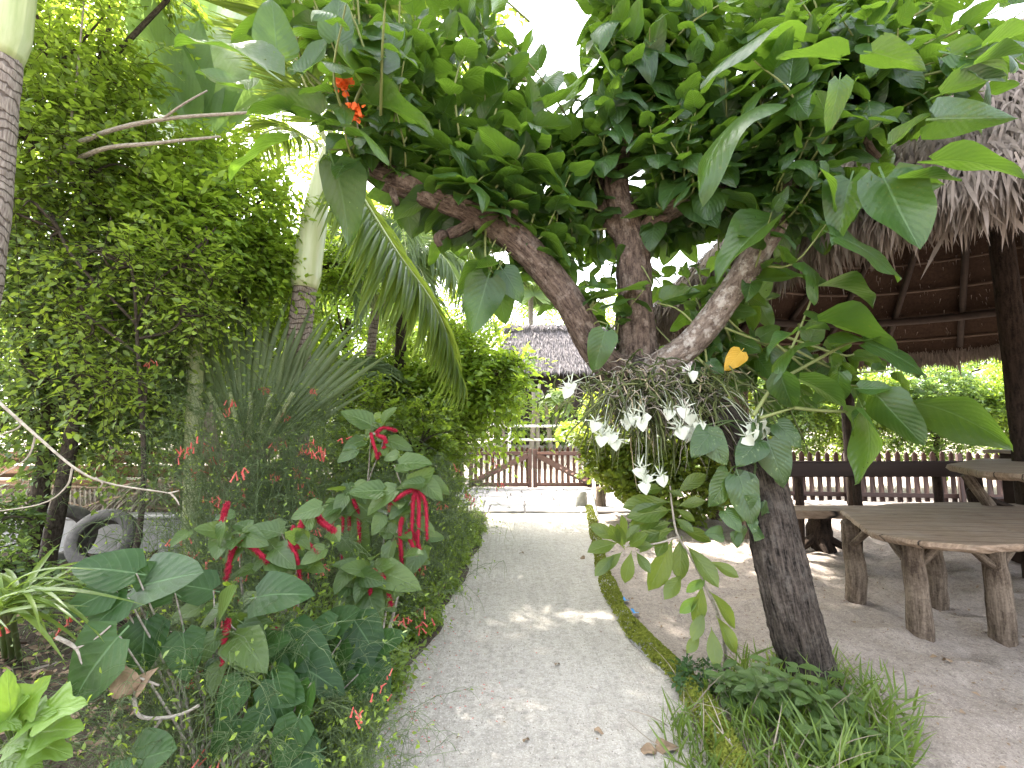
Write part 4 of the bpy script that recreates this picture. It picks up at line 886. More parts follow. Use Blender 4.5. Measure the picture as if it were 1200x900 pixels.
def palm_mid():
    rng = np.random.default_rng(4); Yd = 5.4; g = at(345, 585, Yd); g[2] = 0; t = thing("palm_tree", "slender palm with a pale green crownshaft and one long frond arching toward the tree limb", "palm tree", tuple(g))
    b = Buf(); P = spline([g - [0, 0, .1], at(347, 470, Yd), at(350, 400, Yd), at(358, 335, Yd)], 36); tube(b, P, np.linspace(.155, .125, 36), 20, .03); b.build("trunk", M['palm_bark'], t)
    b = Buf(); e = at(386, 175, Yd); tube(b, spline([at(357, 338, Yd), at(362, 300, Yd), at(373, 230, Yd), e], 20), np.interp(np.linspace(0, 1, 20), [0, .12, .5, 1], [.14, .165, .15, .08]), 20, .01); b.build("crownshaft", M['shaft_pale'], t)
    L = Buf(); S = Buf()
    def fr(pts, ll, n=64, **k): frond(L, S, [e, *[at(*p) for p in pts]], ll, n, rng, **k)
    fr([(415, 215, 5.2), (462, 290, 4.9), (510, 360, 4.7), (540, 440, 4.6)], .85, 110, dr=.7, f0=.15)
    fr([(340, 90, 5.6), (280, 40, 5.9), (210, 60, 6.2)], .7); fr([(395, 60, 5.2), (430, -20, 4.7), (490, -20, 4.2)], .7); fr([(420, 120, 6), (480, 90, 6.6), (560, 120, 7.2)], .7)
    fr([(350, 80, 5), (300, -20, 4.4), (240, -40, 3.8)], .7); fr([(380, 60, 5.6), (370, -60, 6), (330, -160, 6.6)], .7); fr([(330, 150, 5.8), (290, 175, 6.2), (255, 250, 6.5)], .6); fr([(400, 50, 5.0), (440, 10, 4.2), (500, 40, 3.6)], .7)
    c = L.build("fronds", M['frond'], t); S.build("frond_stalks", M['shaft'], c)
palm_mid()
def small_palm(px, py, Yd, hz, label, nf, spread, ll, mat, seed, trunk_r=.07):
    rng = np.random.default_rng(seed); e = at(px, py, Yd); g = np.array([e[0] - .15, e[1], gz(e[0], e[1])]); t = thing("feather_palm", label, "palm tree", tuple(g))
    b = Buf(); tube(b, spline([g - [0, 0, .1], (g + e) / 2 + [-.05, 0, 0], e], 20), np.linspace(trunk_r * 1.2, trunk_r, 20), 12, .04); b.build("trunk", M['palm_bark'], t)
    L = Buf(); S = Buf()
    for k in range(nf):
        a = k * 2.4 + seed; h = rng.uniform(.15, 1.0); d = np.array([math.cos(a), math.sin(a) * .8, 0]); frond(L, S, [e, e + d * spread * .3 + [0, 0, spread * (.2 + .45 * h)], e + d * spread * .7 + [0, 0, spread * (.15 + .45 * h)], e + d * spread + [0, 0, spread * (-.35 + .4 * h)]], ll, 50, rng, dr=.65)
    c = L.build("fronds", M[mat], t); S.build("frond_stalks", M['shaft'], c)
small_palm(440, 365, 7.6, 0, "small feathery palm with pale drooping fronds behind the slender palm", 15, 1.9, .75, 'frond_pale', 3)
small_palm(470, 330, 9.6, 0, "bright green feathery palm farther back, above the yellow-green shrub", 12, 2.1, .8, 'frond', 5)
small_palm(250, 90, 8.5, 0, "tall feathery palm crown high behind the banana leaf", 11, 2.2, .8, 'frond', 9)
def fan_blades(L, e, n, r, rng, facing, half=2.5):
    """one fan leaf: n narrow blades spreading from e"""
    f = unit(facing); u = unit(np.cross(f, [0, 0, 1.0]) if abs(f[2]) < .9 else np.array([1.0, 0, 0])); v = np.cross(u, f); a = np.linspace(-half, half, n)
    d = np.sin(a)[:, None] * u + np.cos(a)[:, None] * v + f * .12 * np.cos(a * 20)[:, None] * .5
    scatter(L, [leaf_tpl('lance', .055, 2, 5, .6, .22, 0)], np.repeat(e[None], n, 0), d, np.repeat(f[None], n, 0) + .2 * np.sin(np.arange(n) * math.pi / 2 + .5)[:, None] * u, r * rng.uniform(.9, 1.08, n), rng.uniform(.2, .9, n))
def traveller():
    rng = np.random.default_rng(8); Yd = 5.0; o = at(292, 545, Yd); g = np.array([o[0], o[1], gz(o[0], o[1])]); t = thing("traveller_palm", "large pleated fan of green leaf blades rising behind the red-flowered reeds", "palm tree", tuple(g))
    b = Buf(); tube(b, spline([g - [0, 0, .1], (g + o) / 2, o + [0, 0, .1]], 14), np.linspace(.16, .15, 14), 16, .05); b.build("trunk", M['palm_bark'], t)
    def fan_leaf(o, a0, a1, n, r, yaw, back, rng):
        B = Buf(); da = (a1 - a0) / n; s = np.array([.08, .2, .35, .5, .62, .72, .8, .87, .93, .97, 1.0]); K = len(s)
        for k in range(n):
            a = a0 + (k + .5) * da; Lk = r * rng.uniform(.9, 1.06) * (1 - .12 * abs(a)); sep = np.interp(s, [0, .6, 1], [1, 1, .03]); dr_ = rng.uniform(.05, .22); tw = rng.normal(0, .05)
            V = np.zeros((K, 3, 3))
            for c_, sg in enumerate((-1, 0, 1)):
                an = a + sg * .5 * da * sep + tw * np.maximum(0, s - .65)
                V[:, c_, 0] = np.sin(an) * Lk * s; V[:, c_, 2] = np.cos(an) * Lk * s - dr_ * np.maximum(0, s - .6) ** 2 * 3; V[:, c_, 1] = back * s ** 1.5 + (-.5 if sg == 0 else .5) * da * Lk * s * .55 * sep
            cy, sy = math.cos(yaw), math.sin(yaw); V = np.stack([V[..., 0] * cy - V[..., 1] * sy, V[..., 0] * sy + V[..., 1] * cy, V[..., 2]], -1) + o
            i, j = np.meshgrid(np.arange(K - 1), np.arange(2), indexing='ij'); bb = (i * 3 + j).ravel(); uv = np.stack(np.broadcast_arrays(np.array([0, .5, 1.0])[None, :], s[:, None]), -1).reshape(-1, 2)
            B.add(V.reshape(-1, 3), np.stack([bb, bb + 1, bb + 4, bb + 3], -1), None, uv, np.clip(.5 + .25 * rng.normal(), 0, 1))
        return B
    for k, (ox, a0, a1, n, r, yaw, back) in enumerate(((0, -.80, .86, 26, 2.0, .05, .35), (-.08, -1.0, -.1, 14, 1.75, -.5, .5), (.1, .1, .95, 13, 1.5, .5, -.15))):
        lf = fan_leaf(o + [ox, .04 * k, .05], a0, a1, n, r, yaw, back, rng).build("leaf_blade", M['fan'], t)
    b = Buf(); 
    for k in range(5): tube(b, spline([o - [.05 * (k - 2), 0, .5], o + [.05 * (k - 2), -.02, .1], o + [.22 * (k - 2), -.05, .75]], 10), np.linspace(.055, .02, 10), 8, .05, seed=k)
    b.build("leaf_stalks", M['shaft'], t)
    D = Buf()
    for k in range(7):
        a = rad(rng.uniform(-75, 70)); d = np.array([math.sin(a), -.3, math.cos(a) * .7]); scatter(D, [leaf_tpl('lance', .12, 4, 6, .6, .5, .02)], o + rng.normal(0, .06, 3) - [0, .1, .1], d, [0, -1, .2], rng.uniform(.4, .75), rng.uniform(0, 1))
    D.build("dead_sheaths", M['litter_pale'], t)
traveller()
def banana():
    rng = np.random.default_rng(11); Yd = 5.1; g = at(232, 590, Yd); g[2] = 0; t = thing("banana_plant", "banana plant with broad upright ribbed leaves standing high behind the left shrubs", "banana plant", tuple(g))
    top = at(232, 175, Yd); b = Buf(); tube(b, spline([g - [0, 0, .1], (g + top) / 2, top], 18), np.linspace(.11, .05, 18), 14, .03); b.build("stem", M['shaft'], t)
    for bx, by, tx, ty, yd in ((230, 165, 192, -40, 0), (236, 190, 262, 215, -.3), (238, 170, 340, 60, .5), (226, 180, 120, 110, .6), (240, 175, 250, -60, .8), (232, 172, 150, -30, -.6), (250, 180, 275, 235, .2)):
        l = Buf(); p, q = at(bx, by, Yd), at(tx, ty, Yd + yd); Lb = np.linalg.norm(q - p); scatter(l, [leaf_tpl('strap', .15, 8, 18, .35, .15, .018, .12)], p, q - p, [.25, -1, .35], Lb * 1.0, rng.uniform(.2, 1)); l.build("leaf", M['banana'], t)
banana()
# ------------------------------------------------------------------ small-leaved trees and shrubs on the left
def base_of(px, Yd): p = at(px, 560, Yd); return (p[0], p[1])
def trunk_to(px, py, Yd, base, bend=.15):
    q = at(px, py, Yd); b = np.array([*base, 0]); return [b * .6 + q * .4 + np.array([bend, 0, 0]), q]
def leafy(label, basepx, Yd, top, blobs, leaf, seed, name="small_leaved_tree", tr=.07, cat="tree", **k):
    bs = base_of(basepx, Yd); small_tree(name, label, bs, trunk_to(*top, bs), tr, [blob(*b) for b in blobs], leaf, seed=seed, cat=cat, **k)
leafy("fine-leaved tree filling the upper left corner beside the thick palm trunk", 60, 4.4, (110, 90, 4.4), [(60, 60, 4.2, 120, 420), (95, 110, 4.5, 85, 330), (90, 200, 4.3, 110, 420), (170, 205, 4.9, 75, 280), (20, 150, 3.9, 90, 260), (110, -60, 4.6, 150, 420), (330, -120, 5.4, 90, 120)], 'small', 41, group="small-leaved trees left of the path", ls=.095)
leafy("bright lime-leaved tree between the banana leaf and the pale crownshaft", 270, 5.6, (290, 240, 5.6), [(270, 245, 5.1, 85, 420), (305, 305, 5.4, 52, 260), (215, 275, 4.7, 80, 360), (240, 200, 5.3, 50, 160), (170, 240, 4.8, 55, 170), (300, 340, 5.5, 70, 260), (395, 310, 6.2, 34, 110)], 'small_lime', 42, group="small-leaved trees left of the path", ls=.105)
leafy("dark dense tree at the left edge below the fine-leaved one", 30, 4.6, (60, 330, 4.6), [(40, 290, 4.2, 95, 360), (110, 330, 4.5, 90, 360), (30, 400, 4.3, 95, 360), (140, 420, 4.9, 90, 360), (190, 350, 5.0, 80, 300), (60, 470, 4.6, 80, 260), (150, 490, 5.2, 70, 240), (210, 460, 5.4, 60, 160)], 'small_dark', 43, group="small-leaved trees left of the path", tr=.09, ls=.085)
leafy("mid-green tree behind the fan of leaf stalks", 200, 7.5, (210, 330, 7.5), [(150, 300, 7.5, 85, 360), (240, 350, 7.3, 80, 320), (320, 410, 7.6, 80, 340), (210, 440, 7.6, 80, 300), (60, 380, 7.6, 90, 300), (120, 470, 7.8, 70, 220), (290, 480, 7.7, 60, 200)], 'small', 44, group="small-leaved trees left of the path", ls=.12)
leafy("tall airy tree rising behind the banana plant", 130, 9.5, (170, 60, 9.5), [(150, 30, 9.5, 120, 230), (60, 120, 9.5, 110, 200), (240, 120, 9.8, 80, 130), (330, 200, 10, 60, 130), (130, 200, 9.6, 100, 180), (20, 20, 9.5, 110, 180), (300, 320, 10, 80, 180)], 'small', 45, group="small-leaved trees left of the path", ls=.15, tl=.6, tr=.12)
leafy("yellow-green shrub with long leafy sprays reaching toward the thatched hut", 520, 8.0, (540, 440, 8.0), [(555, 420, 7.8, 46, 150), (588, 448, 7.6, 34, 90), (520, 450, 7.8, 55, 170), (480, 470, 8.0, 55, 180), (550, 480, 7.8, 40, 110), (600, 425, 7.6, 24, 40), (530, 392, 8.2, 30, 70), (450, 430, 8.3, 50, 140)], 'small_lime', 46, name="leafy_shrub", cat="shrub", per=13, tl=1.0, ls=.14, droop=.45, tr=.05, shell=.2)
leafy("dense dark shrub with small leaves behind the red catkins at the path's left edge", 470, 6.6, (480, 520, 6.6), [(430, 500, 6.4, 55, 300), (490, 520, 6.5, 55, 320), (512, 550, 6.7, 34, 190), (450, 560, 6.2, 55, 280), (495, 595, 6.5, 36, 200), (395, 470, 6.6, 50, 220), (528, 505, 7.2, 32, 150), (400, 540, 6.0, 55, 240)], 'small', 47, name="leafy_shrub", cat="shrub", ls=.085, tr=.04, tl=.3)
leafy("low dark shrub in front of the tyre at the left edge", 30, 4.2, (30, 610, 4.2), [(15, 600, 4.0, 34, 50, 24), (-20, 620, 3.8, 50, 90, 34), (60, 690, 3.5, 40, 70, 20), (10, 665, 3.5, 40, 70, 26)], 'small_dark', 48, name="low_shrub", cat="shrub", ls=.06, tl=.22, tr=.02, shell=.3)
leafy("tall canopy tree added to shade the path, its high crown above the slender palm", 455, 8.0, (470, 40, 8.0), [(430, 60, 7.6, 95, 300), (520, 40, 7.8, 85, 260), (480, 140, 8.2, 80, 240), (540, 180, 8.8, 50, 110), (360, -60, 7.0, 130, 420), (490, -110, 6.8, 140, 460), (610, -170, 6.6, 130, 420), (430, -260, 6.2, 160, 420), (300, -220, 6.6, 140, 360)], 'small', 49, group="small-leaved trees left of the path", ls=.15, tl=.55, tr=.12)  # added tree: its high crown, mostly out of view, keeps sun off the path
leafy("loose shrub with long arching sprays in front of the dark dense tree", 150, 4.0, (160, 380, 4.0), [(150, 300, 4.0, 70, 60), (90, 360, 3.9, 60, 50), (220, 360, 4.2, 60, 55), (120, 440, 3.9, 60, 45), (60, 250, 3.9, 60, 45), (230, 300, 4.3, 50, 40)], 'small', 50, name="leafy_shrub", cat="shrub", per=15, tl=.75, ls=.075, droop=.6, tr=.03, shell=.2, tint=(.3, 1))
# bare boughs crossing the foliage
t = thing("bare_bough", "long bare bough reaching rightwards across the bright foliage, the upper of two", "branch", tuple(at(60, 200, 4.0)), "bare boughs across the left foliage")
b = Buf(); tube(b, spline([at(-10, 330, 4.3), at(50, 200, 4.1), at(110, 160, 3.9), at(190, 140, 3.8), at(290, 132, 3.7)], 26), np.linspace(.03, .011, 26), 8, .08); tube(b, spline([at(190, 140, 3.8), at(215, 122, 3.7), at(243, 106, 3.7)], 10), np.linspace(.012, .006, 10), 6); b.build("limb", M['twig'], t)
t = thing("bare_bough", "shorter bare bough just below and parallel to the longer one", "branch", tuple(at(60, 220, 4.0)), "bare boughs across the left foliage")
b = Buf(); tube(b, spline([at(-10, 340, 4.3), at(50, 220, 4.1), at(110, 178, 3.9), at(180, 168, 3.8), at(258, 160, 3.8)], 26), np.linspace(.028, .010, 26), 8, .08); tube(b, spline([at(70, 205, 4.05), at(85, 130, 4.0), at(95, 40, 4.0), at(100, -20, 4.0)], 12), np.linspace(.012, .006, 12), 6); b.build("limb", M['twig'], t)
t = thing("bleached_branch", "bleached bare branch slanting down in front of the left shrubs", "branch", tuple(at(-5, 468, 1.9)))
b = Buf(); g0 = np.array([-3.2, 2.3, 0.0])
tube(b, spline([g0, [-2.9, 2.2, .9], at(-60, 420, 1.95), at(-5, 468, 1.9), at(42, 510, 1.88), at(90, 550, 1.87), at(130, 567, 1.9), at(200, 578, 1.95)], 50), np.interp(np.linspace(0, 1, 50), [0, .5, 1], [.010, .0058, .003]), 8, .06)
for P in ([(42, 509), (36, 530), (24, 543), (-10, 562)], [(85, 548), (78, 570), (50, 590), (-8, 600)], [(25, 492), (22, 501), (0, 510)], [(200, 578), (207, 586), (210, 592)], [(198, 578), (210, 575)], [(112, 560), (120, 566), (117, 572)]):
    tube(b, spline([at(x, y, 1.89) for x, y in P], 14), np.linspace(.0042, .002, 14), 6, .05)
b.build("limb", M['twig_white'], t)
# ------------------------------------------------------------------ firecracker reeds
CONE = None
def flower_cones(buf, P, D, L, rng):
    n = len(P); s = np.array([0, .12, .7, .9, 1.0]); r = np.array([.0015, .0035, .0042, .0058, .008]); D = unit(D)
    Q = P[:, None] + D[:, None] * (L * s)[None, :, None]; strands(buf, Q, r * L / .045, 5, rng.uniform(0, 1, n))
def reeds(label, c, nst, H, spread, nfl, seed, lean=(0, 0), name="firecracker_plant", r0=.0028, fl=.045):
    rng = np.random.default_rng(seed); x, y = c; z = gz(x, y); t = thing(name, label, "plant", (x, y, z), "red-flowered reedy plants along the path")
    n = nst; K = 10; s = np.linspace(0, 1, K)
    P0 = np.column_stack([x + rng.normal(0, spread * .28, n), y + rng.normal(0, spread * .28, n), np.full(n, z)])
    a = rng.uniform(0, 6.28, n); o = np.column_stack([np.cos(a), np.sin(a), 0 * a]) * rng.uniform(.05, 1.5, (n, 1)) * spread + np.array([*lean, 0]) * rng.uniform(.2, 1.2, (n, 1))
    h = H * rng.uniform(.55, 1.12, n)
    Q = P0[:, None] + o[:, None] * (s ** 1.15)[None, :, None]; Q[..., 2] += h[:, None] * np.sin(s * rng.uniform(1.5, 2.45, (n, 1)))
    Q += np.cumsum(rng.normal(0, .006, Q.shape), 1); Q[..., 2] = np.maximum(Q[..., 2], z + .01)
    B = Buf(); strands(B, Q, np.linspace(r0, r0 * .4, K), 3, rng.uniform(.2, .8, n))
    nodes = Q[:, 2:].reshape(-1, 3); m = 3; idx = np.repeat(np.arange(len(nodes)), m); d = rnd_dir(len(idx), rng) * [1, 1, .6] + [0, 0, .25]; L = rng.uniform(.05, .19, len(idx)) * (H ** .5); u = np.linspace(0, 1, 4)
    tw = nodes[idx][:, None] + d[:, None] * (L[:, None] * u)[..., None]; tw[..., 2] -= .6 * L[:, None] * u ** 2; tw[..., 2] = np.maximum(tw[..., 2], z + .008)
    strands(B, tw, np.linspace(r0 * .55, r0 * .25, 4), 3, rng.uniform(.1, 1, len(idx)))
    fo = B.build("stems", M['reed'], t)
    l = Buf(); k = rng.integers(0, len(tw), nst * 10); p = tw[k, -1]; scatter(l, SMALL, p, rnd_dir(len(p), rng), rnd_dir(len(p), rng) + [0, 0, 1], .022 * rng.uniform(.6, 1.5, len(p)), rng.uniform(0, 1, len(p))); l.build("leaflets", M['small'], t)
    e = tw[:, -1]; front = e[:, 1] < y + spread * .3; cand = np.where(front & (e[:, 2] > z + .25 * H))[0]
    for q in rng.choice(cand, nfl, replace=False):
        f = Buf(); k = rng.integers(4, 9); P = e[q] + rng.normal(0, .022, (k, 3)); D = rng.normal(0, .45, (k, 3)) + [0, 0, -1]
        flower_cones(f, P, D, fl, rng); f.build("flower_cluster", M['coral'], t)
reeds("firecracker plant with arching thready stems beside the fan of leaf stalks", (-1.85, 3.9), 150, 1.45, .95, 26, 61)
reeds("firecracker plant crowding the path edge right of the upper red catkins", (-.98, 4.9), 170, 1.15, .7, 20, 62, (.15, 0))
reeds("firecracker plant trailing thready stems over the path behind the big drooping catkins", (-.98, 3.7), 200, .85, .5, 18, 63, (.1, -.1))
reeds("firecracker plant with upright sparse stems under the slender palm trunk", (-2.3, 4.7), 130, 1.75, .9, 18, 64)
reeds("low firecracker plant hanging over the dark soil at the front of the bed", (-1.35, 2.2), 170, .7, .6, 6, 65, (0, -.2), fl=.034, r0=.002)
reeds("firecracker plant farthest along the path, next to the gate", (-1.45, 6.6), 170, 1.35, .6, 12, 66)
reeds("firecracker plant spreading stems between the bleached branch and the large dark leaves", (-1.75, 2.95), 110, .95, .6, 14, 67)
reeds("thin firecracker plant standing tall at the left in front of the dark tree", (-2.5, 4.3), 130, 2.0, .8, 14, 68)
reeds("fine weedy tuft of firecracker stems at the bottom edge beside the path", (-.75, 2.15), 130, .4, .35, 3, 69, fl=.03, r0=.002)
# ------------------------------------------------------------------ chenille plants
def catkin(parent, pts, r, rng):
    P = spline(pts, 22); b = Buf(); tube(b, P, np.interp(np.linspace(0, 1, 22), [0, .1, .8, 1], [.7, 1.1, .95, .3]) * r, 9, .22, seed=int(rng.integers(99)))
    n = 700; k = rng.integers(0, 21, n); d = rnd_dir(n, rng); p = P[k]; Q = np.stack([p, p + d * r * 1.3, p + d * r * 1.75 + [0, 0, -.002]], 1); strands(b, Q, np.array([.0016, .0012, .0005]), 3, rng.uniform(0, 1, n)); b.build("catkin", M['catkin'], parent)
CH = [leaf_tpl('cordate', .36, 6, 7, .2, d, .012, .25, seed=k) for k, d in enumerate((.2, .32, .12))]
def chenille(label, base, cats, leaves, Yd, seed, rr_=.0098):
    rng = np.random.default_rng(seed); t = thing("chenille_plant", label, "plant", (*base, gz(*base)), "chenille plants with red catkins")
    L = Buf(); S = Buf(); g = np.array([*base, gz(*base)])
    heads = []
    for c in cats:
        c = list(c); c[-1] = (c[-1][0] + (c[-1][0] - c[-2][0]) * .5, c[-1][1] + abs(c[-1][1] - c[-2][1]) * .6 + 4)
        P = [at(x, y, Yd + rng.uniform(-.02, .02)) for x, y in c]; catkin(t, P, rr_ * rng.uniform(.85, 1.15), rng); heads.append(P[0])
    for bx, by, tx, ty in leaves:
        p, q = at(bx, by, Yd + .03), at(tx, ty, Yd - .03 + rng.uniform(-.06, .04)); d = q - p; scatter(L, [CH[rng.integers(3)]], p - d * .1, d, np.array([rng.normal(0, .3), -.75, .65]), np.linalg.norm(d) * 1.18, rng.uniform(.1, 1)); heads.append(p)
    H = np.array(heads)
    for h in H[::4]:
        m = g * .4 + h * .6 + np.array([rng.normal(0, .06), .12, .08]); strands(S, spline([g + [*rng.normal(0, .05, 2), -.02], m, h], 12)[None], np.linspace(.009, .003, 12), 5)
    for h in H: 
        k = 2; p = h + rng.normal(0, .05, (k, 3)) + [0, .06, 0]; scatter(L, CH, p, rnd_dir(k, rng) * [1, .6, .5] + [0, -.3, -.2], rng.normal(0, .3, (k, 3)) + [0, -.6, .8], rng.uniform(.09, .16, k), rng.uniform(0, .8, k))
    L.build("leaves", M['chenille_leaf'], t); S.build("stem", M['twig'], t)
chenille("chenille plant with a bunch of long red catkins at the path's left edge", (-.82, 3.05),
    [[(487, 576), (484, 590), (483, 616)], [(489, 575), (491, 595), (490, 622)], [(492, 575), (499, 592), (500, 616)], [(484, 574), (474, 578), (462, 584)], [(471, 608), (469, 622), (470, 645)], [(476, 625), (484, 640), (489, 656)], [(470, 645), (471, 660), (471, 676)], [(480, 622), (488, 632), (492, 644)]],
    [(475, 590, 468, 612), (490, 560, 512, 578), (478, 575, 500, 555), (470, 570, 435, 590), (455, 575, 420, 575), (480, 640, 470, 675), (462, 630, 450, 660), (495, 640, 482, 665), (462, 545, 492, 540), (450, 600, 440, 620)], 3.0, 71)
chenille("chenille plant highest in the bed, its short red catkins curling", (-1.25, 3.55),
    [[(435, 508), (437, 517), (441, 528)], [(443, 510), (451, 514), (451, 524), (444, 529)], [(404, 585), (402, 610), (401, 640)], [(414, 586), (420, 604), (421, 622)], [(404, 588), (409, 602), (409, 612)], [(441, 507), (450, 501), (460, 500)]],
    [(440, 500, 410, 485), (445, 498, 458, 482), (450, 515, 475, 522), (430, 515, 410, 520), (408, 582, 440, 605), (405, 575, 388, 572), (412, 570, 430, 570), (402, 600, 420, 650), (398, 585, 380, 600)], 3.25, 72)
chenille("chenille plant in the middle of the bed, red catkins among yellowing leaves", (-1.25, 2.6),
    [[(344, 618), (341, 635), (348, 655), (351, 670)], [(346, 640), (360, 638), (372, 645)], [(358, 603), (350, 622), (343, 632)], [(276, 636), (271, 650), (267, 666)], [(281, 635), (295, 640), (309, 650)], [(266, 590), (262, 605), (257, 617)], [(372, 604), (378, 612), (388, 616)], [(325, 735), (318, 741), (312, 742)], [(292, 727), (291, 738), (292, 748)]],
    [(270, 625, 240, 620), (280, 625, 300, 632), (262, 622, 255, 645), (330, 625, 300, 618), (320, 640, 335, 655), (310, 655, 345, 655), (340, 660, 330, 690), (360, 640, 350, 625), (240, 710, 205, 722), (275, 715, 305, 705), (290, 718, 275, 730), (320, 705, 290, 712), (385, 640, 360, 655)], 2.4, 73)
chenille("chenille plant low at the front, one red catkin hanging straight below pale leaves", (-1.25, 2.1),
    [[(267, 728), (263, 755), (260, 802)]], [(262, 735, 240, 765), (270, 740, 288, 775), (275, 742, 300, 770), (262, 770, 248, 800), (255, 735, 265, 700)], 2.05, 74, .009)
chenille("chenille plant nearest the path, two thick red catkins under broad pale leaves", (-.80, 2.72),
    [[(436, 669), (446, 674), (453, 685), (457, 699)], [(434, 690), (435, 712), (435, 738)]],
    [(435, 670, 410, 665), (437, 668, 478, 680), (432, 672, 420, 695), (436, 668, 452, 660), (428, 685, 440, 720), (425, 690, 408, 710), (440, 690, 430, 730), (418, 672, 402, 700)], 2.7, 75, .0105)
# ------------------------------------------------------------------ large-leaved dark plant
def deep_plant():
    rng = np.random.default_rng(80); g = np.array([-1.15, 1.95, .03]); t = thing("broad_leaved_plant", "sprawling plant with large dark heart-shaped leaves low in the front of the bed", "plant", tuple(g))
    tp = [leaf_tpl('cordate', .42, 6, 8, .16, d, .015, .16, seed=k) for k, d in enumerate((.15, .3, .08))]
    L = Buf(); S = Buf()
    lv = [(172, 725, 165, 778, 2.0), (135, 690, 85, 712, 1.95), (160, 672, 100, 662, 2.0), (150, 700, 105, 735, 1.95), (155, 690, 215, 672, 2.05), (205, 695, 165, 668, 2.1), (140, 745, 75, 815, 1.85), (215, 740, 218, 785, 2.05), (250, 692, 205, 682, 2.2), (285, 795, 258, 840, 2.0), (320, 795, 330, 840, 2.0), (300, 760, 285, 800, 2.1), (350, 840, 330, 890, 1.95), (375, 880, 330, 905, 1.95), (280, 840, 250, 880, 1.95), (330, 745, 375, 770, 2.25), (355, 755, 330, 790, 2.2), (310, 800, 345, 815, 2.05), (400, 750, 385, 795, 2.4), (425, 765, 445, 815, 2.45), (395, 730, 360, 745, 2.4), (415, 725, 440, 765, 2.5), (350, 780, 390, 800, 2.2), (300, 700, 345, 690, 2.2), (365, 800, 350, 850, 2.05), (245, 745, 225, 760, 2.1), (150, 895, 190, 880, 1.75), (145, 890, 130, 920, 1.7), (290, 770, 320, 750, 2.15), (400, 790, 430, 795, 2.4), (335, 860, 365, 875, 2.0), (310, 830, 290, 870, 1.95), (255, 770, 240, 800, 2.1), (420, 790, 405, 830, 2.35), (440, 760, 462, 745, 2.5), (380, 745, 410, 720, 2.45)]
    for bx, by, tx, ty, Yd in lv:
        p, q = at(bx, by, Yd), at(tx, ty, Yd - .05); d = q - p; n = np.array([rng.normal(0, .3), -.7, .75]); l = np.linalg.norm(d) * 1.30
        scatter(L, [tp[rng.integers(3)]], p - unit(d) * l * .14, d, n, l, rng.uniform(0, .8))
        m = g * .5 + p * .5 + np.array([0, .08, -.02]); strands(S, spline([g + [*rng.normal(0, .1, 2), -.02], m, p], 10)[None], np.linspace(.008, .003, 10), 5)
    for bx, by, tx, ty, Yd in ((260, 745, 248, 725, 2.0), (345, 655, 355, 640, 2.4)): pass
    L.build("leaves", M['deep'], t); S.build("stem", M['twig'], t)
deep_plant()
# ------------------------------------------------------------------ strap-leaved clump, bright lobed plant
t = thing("strap_leaf_clump", "clump of long strap-shaped yellow-green leaves at the left edge", "plant", tuple(gnd(15, 770)))
rng = np.random.default_rng(81); b = Buf(); n = 46; c = at(5, 715, 1.9); a = rng.uniform(0, 6.28, n); d = np.column_stack([np.cos(a) * .8 + .25, np.sin(a) * .6 - .1, rng.uniform(.25, 1.1, n)])
scatter(b, [leaf_tpl('strap', .030, 2, 12, .5, dr, 0) for dr in (.8, 1.0, .6)], c + rng.normal(0, .035, (n, 3)), d, np.array([0, 0, 1.0]) + rng.normal(0, .2, (n, 3)), rng.uniform(.22, .46, n), rng.uniform(.2, 1, n)); b.build("leaves", M['grass'], t)
b = Buf(); g = gnd(15, 770); strands(b, np.stack([np.linspace(g + [dx, 0, -.02], c + [dx * .3, 0, .02], 6) for dx in (-.05, 0, .05)]), .014, 6); b.build("stem", M['reed'], t)
t = thing("bright_leaf_plant", "bright lime plant with jagged pointed leaves in the lower left corner", "plant", tuple(gnd(20, 900)))
rng = np.random.default_rng(82); b = Buf(); s_ = Buf(); o = at(10, 850, 1.35); g = gnd(10, 960); g[2] = .02
lv = [(20, 845, 45, 800), (15, 850, 5, 795), (35, 840, 88, 822), (30, 860, 85, 850), (25, 865, 75, 880), (10, 855, -20, 830), (15, 835, 25, 818), (5, 875, 30, 870), (5, 890, 40, 895), (-5, 860, -25, 890), (20, 850, 55, 832), (0, 840, 18, 850)]
for bx, by, tx, ty in lv:
    p, q = at(bx, by, 1.32), at(tx, ty, 1.28); dd = q - p; scatter(b, [leaf_tpl('lobed', .27, 6, 12, .2, .15, .012, seed=abs(bx))], p, dd, np.array([rng.normal(0, .25), -.7, .8]), np.linalg.norm(dd) * 1.1, rng.uniform(.1, 1)); strands(s_, spline([g, (g + p) / 2 + [0, .04, 0], p], 8)[None], .004, 4)
b.build("leaves", M['lime'], t); s_.build("stem", M['reed'], t)
# dry twig with a curled dead leaf in the bed
t = thing("dry_twig", "crooked grey twig with one curled brown leaf between the large dark leaves", "branch", tuple(gnd(200, 850)))
b = Buf(); Z = lambda x, y, Yd=1.85: at(x / 3, 600 + y / 3, Yd)
tube(b, spline([Z(200, 440), Z(270, 480), Z(300, 540), Z(380, 570), Z(470, 578), Z(560, 610)], 24), np.linspace(.008, .004, 24), 7, .1); tube(b, spline([Z(270, 480), Z(330, 450), Z(390, 400)], 12), np.linspace(.006, .003, 12), 6, .1)
tube(b, spline([Z(470, 650), Z(490, 715), Z(560, 725), Z(640, 710), Z(700, 680)], 20), np.linspace(.008, .005, 20), 7, .12); tube(b, spline([Z(570, 725), Z(530, 780), Z(500, 830, 1.9), gnd(165, 905) - [0, 0, .02]], 14), np.linspace(.006, .005, 14), 6, .1); tube(b, spline([Z(470, 578), Z(480, 610), Z(470, 650)], 8), .004, 6); b.build("limb", M['twig'], t)
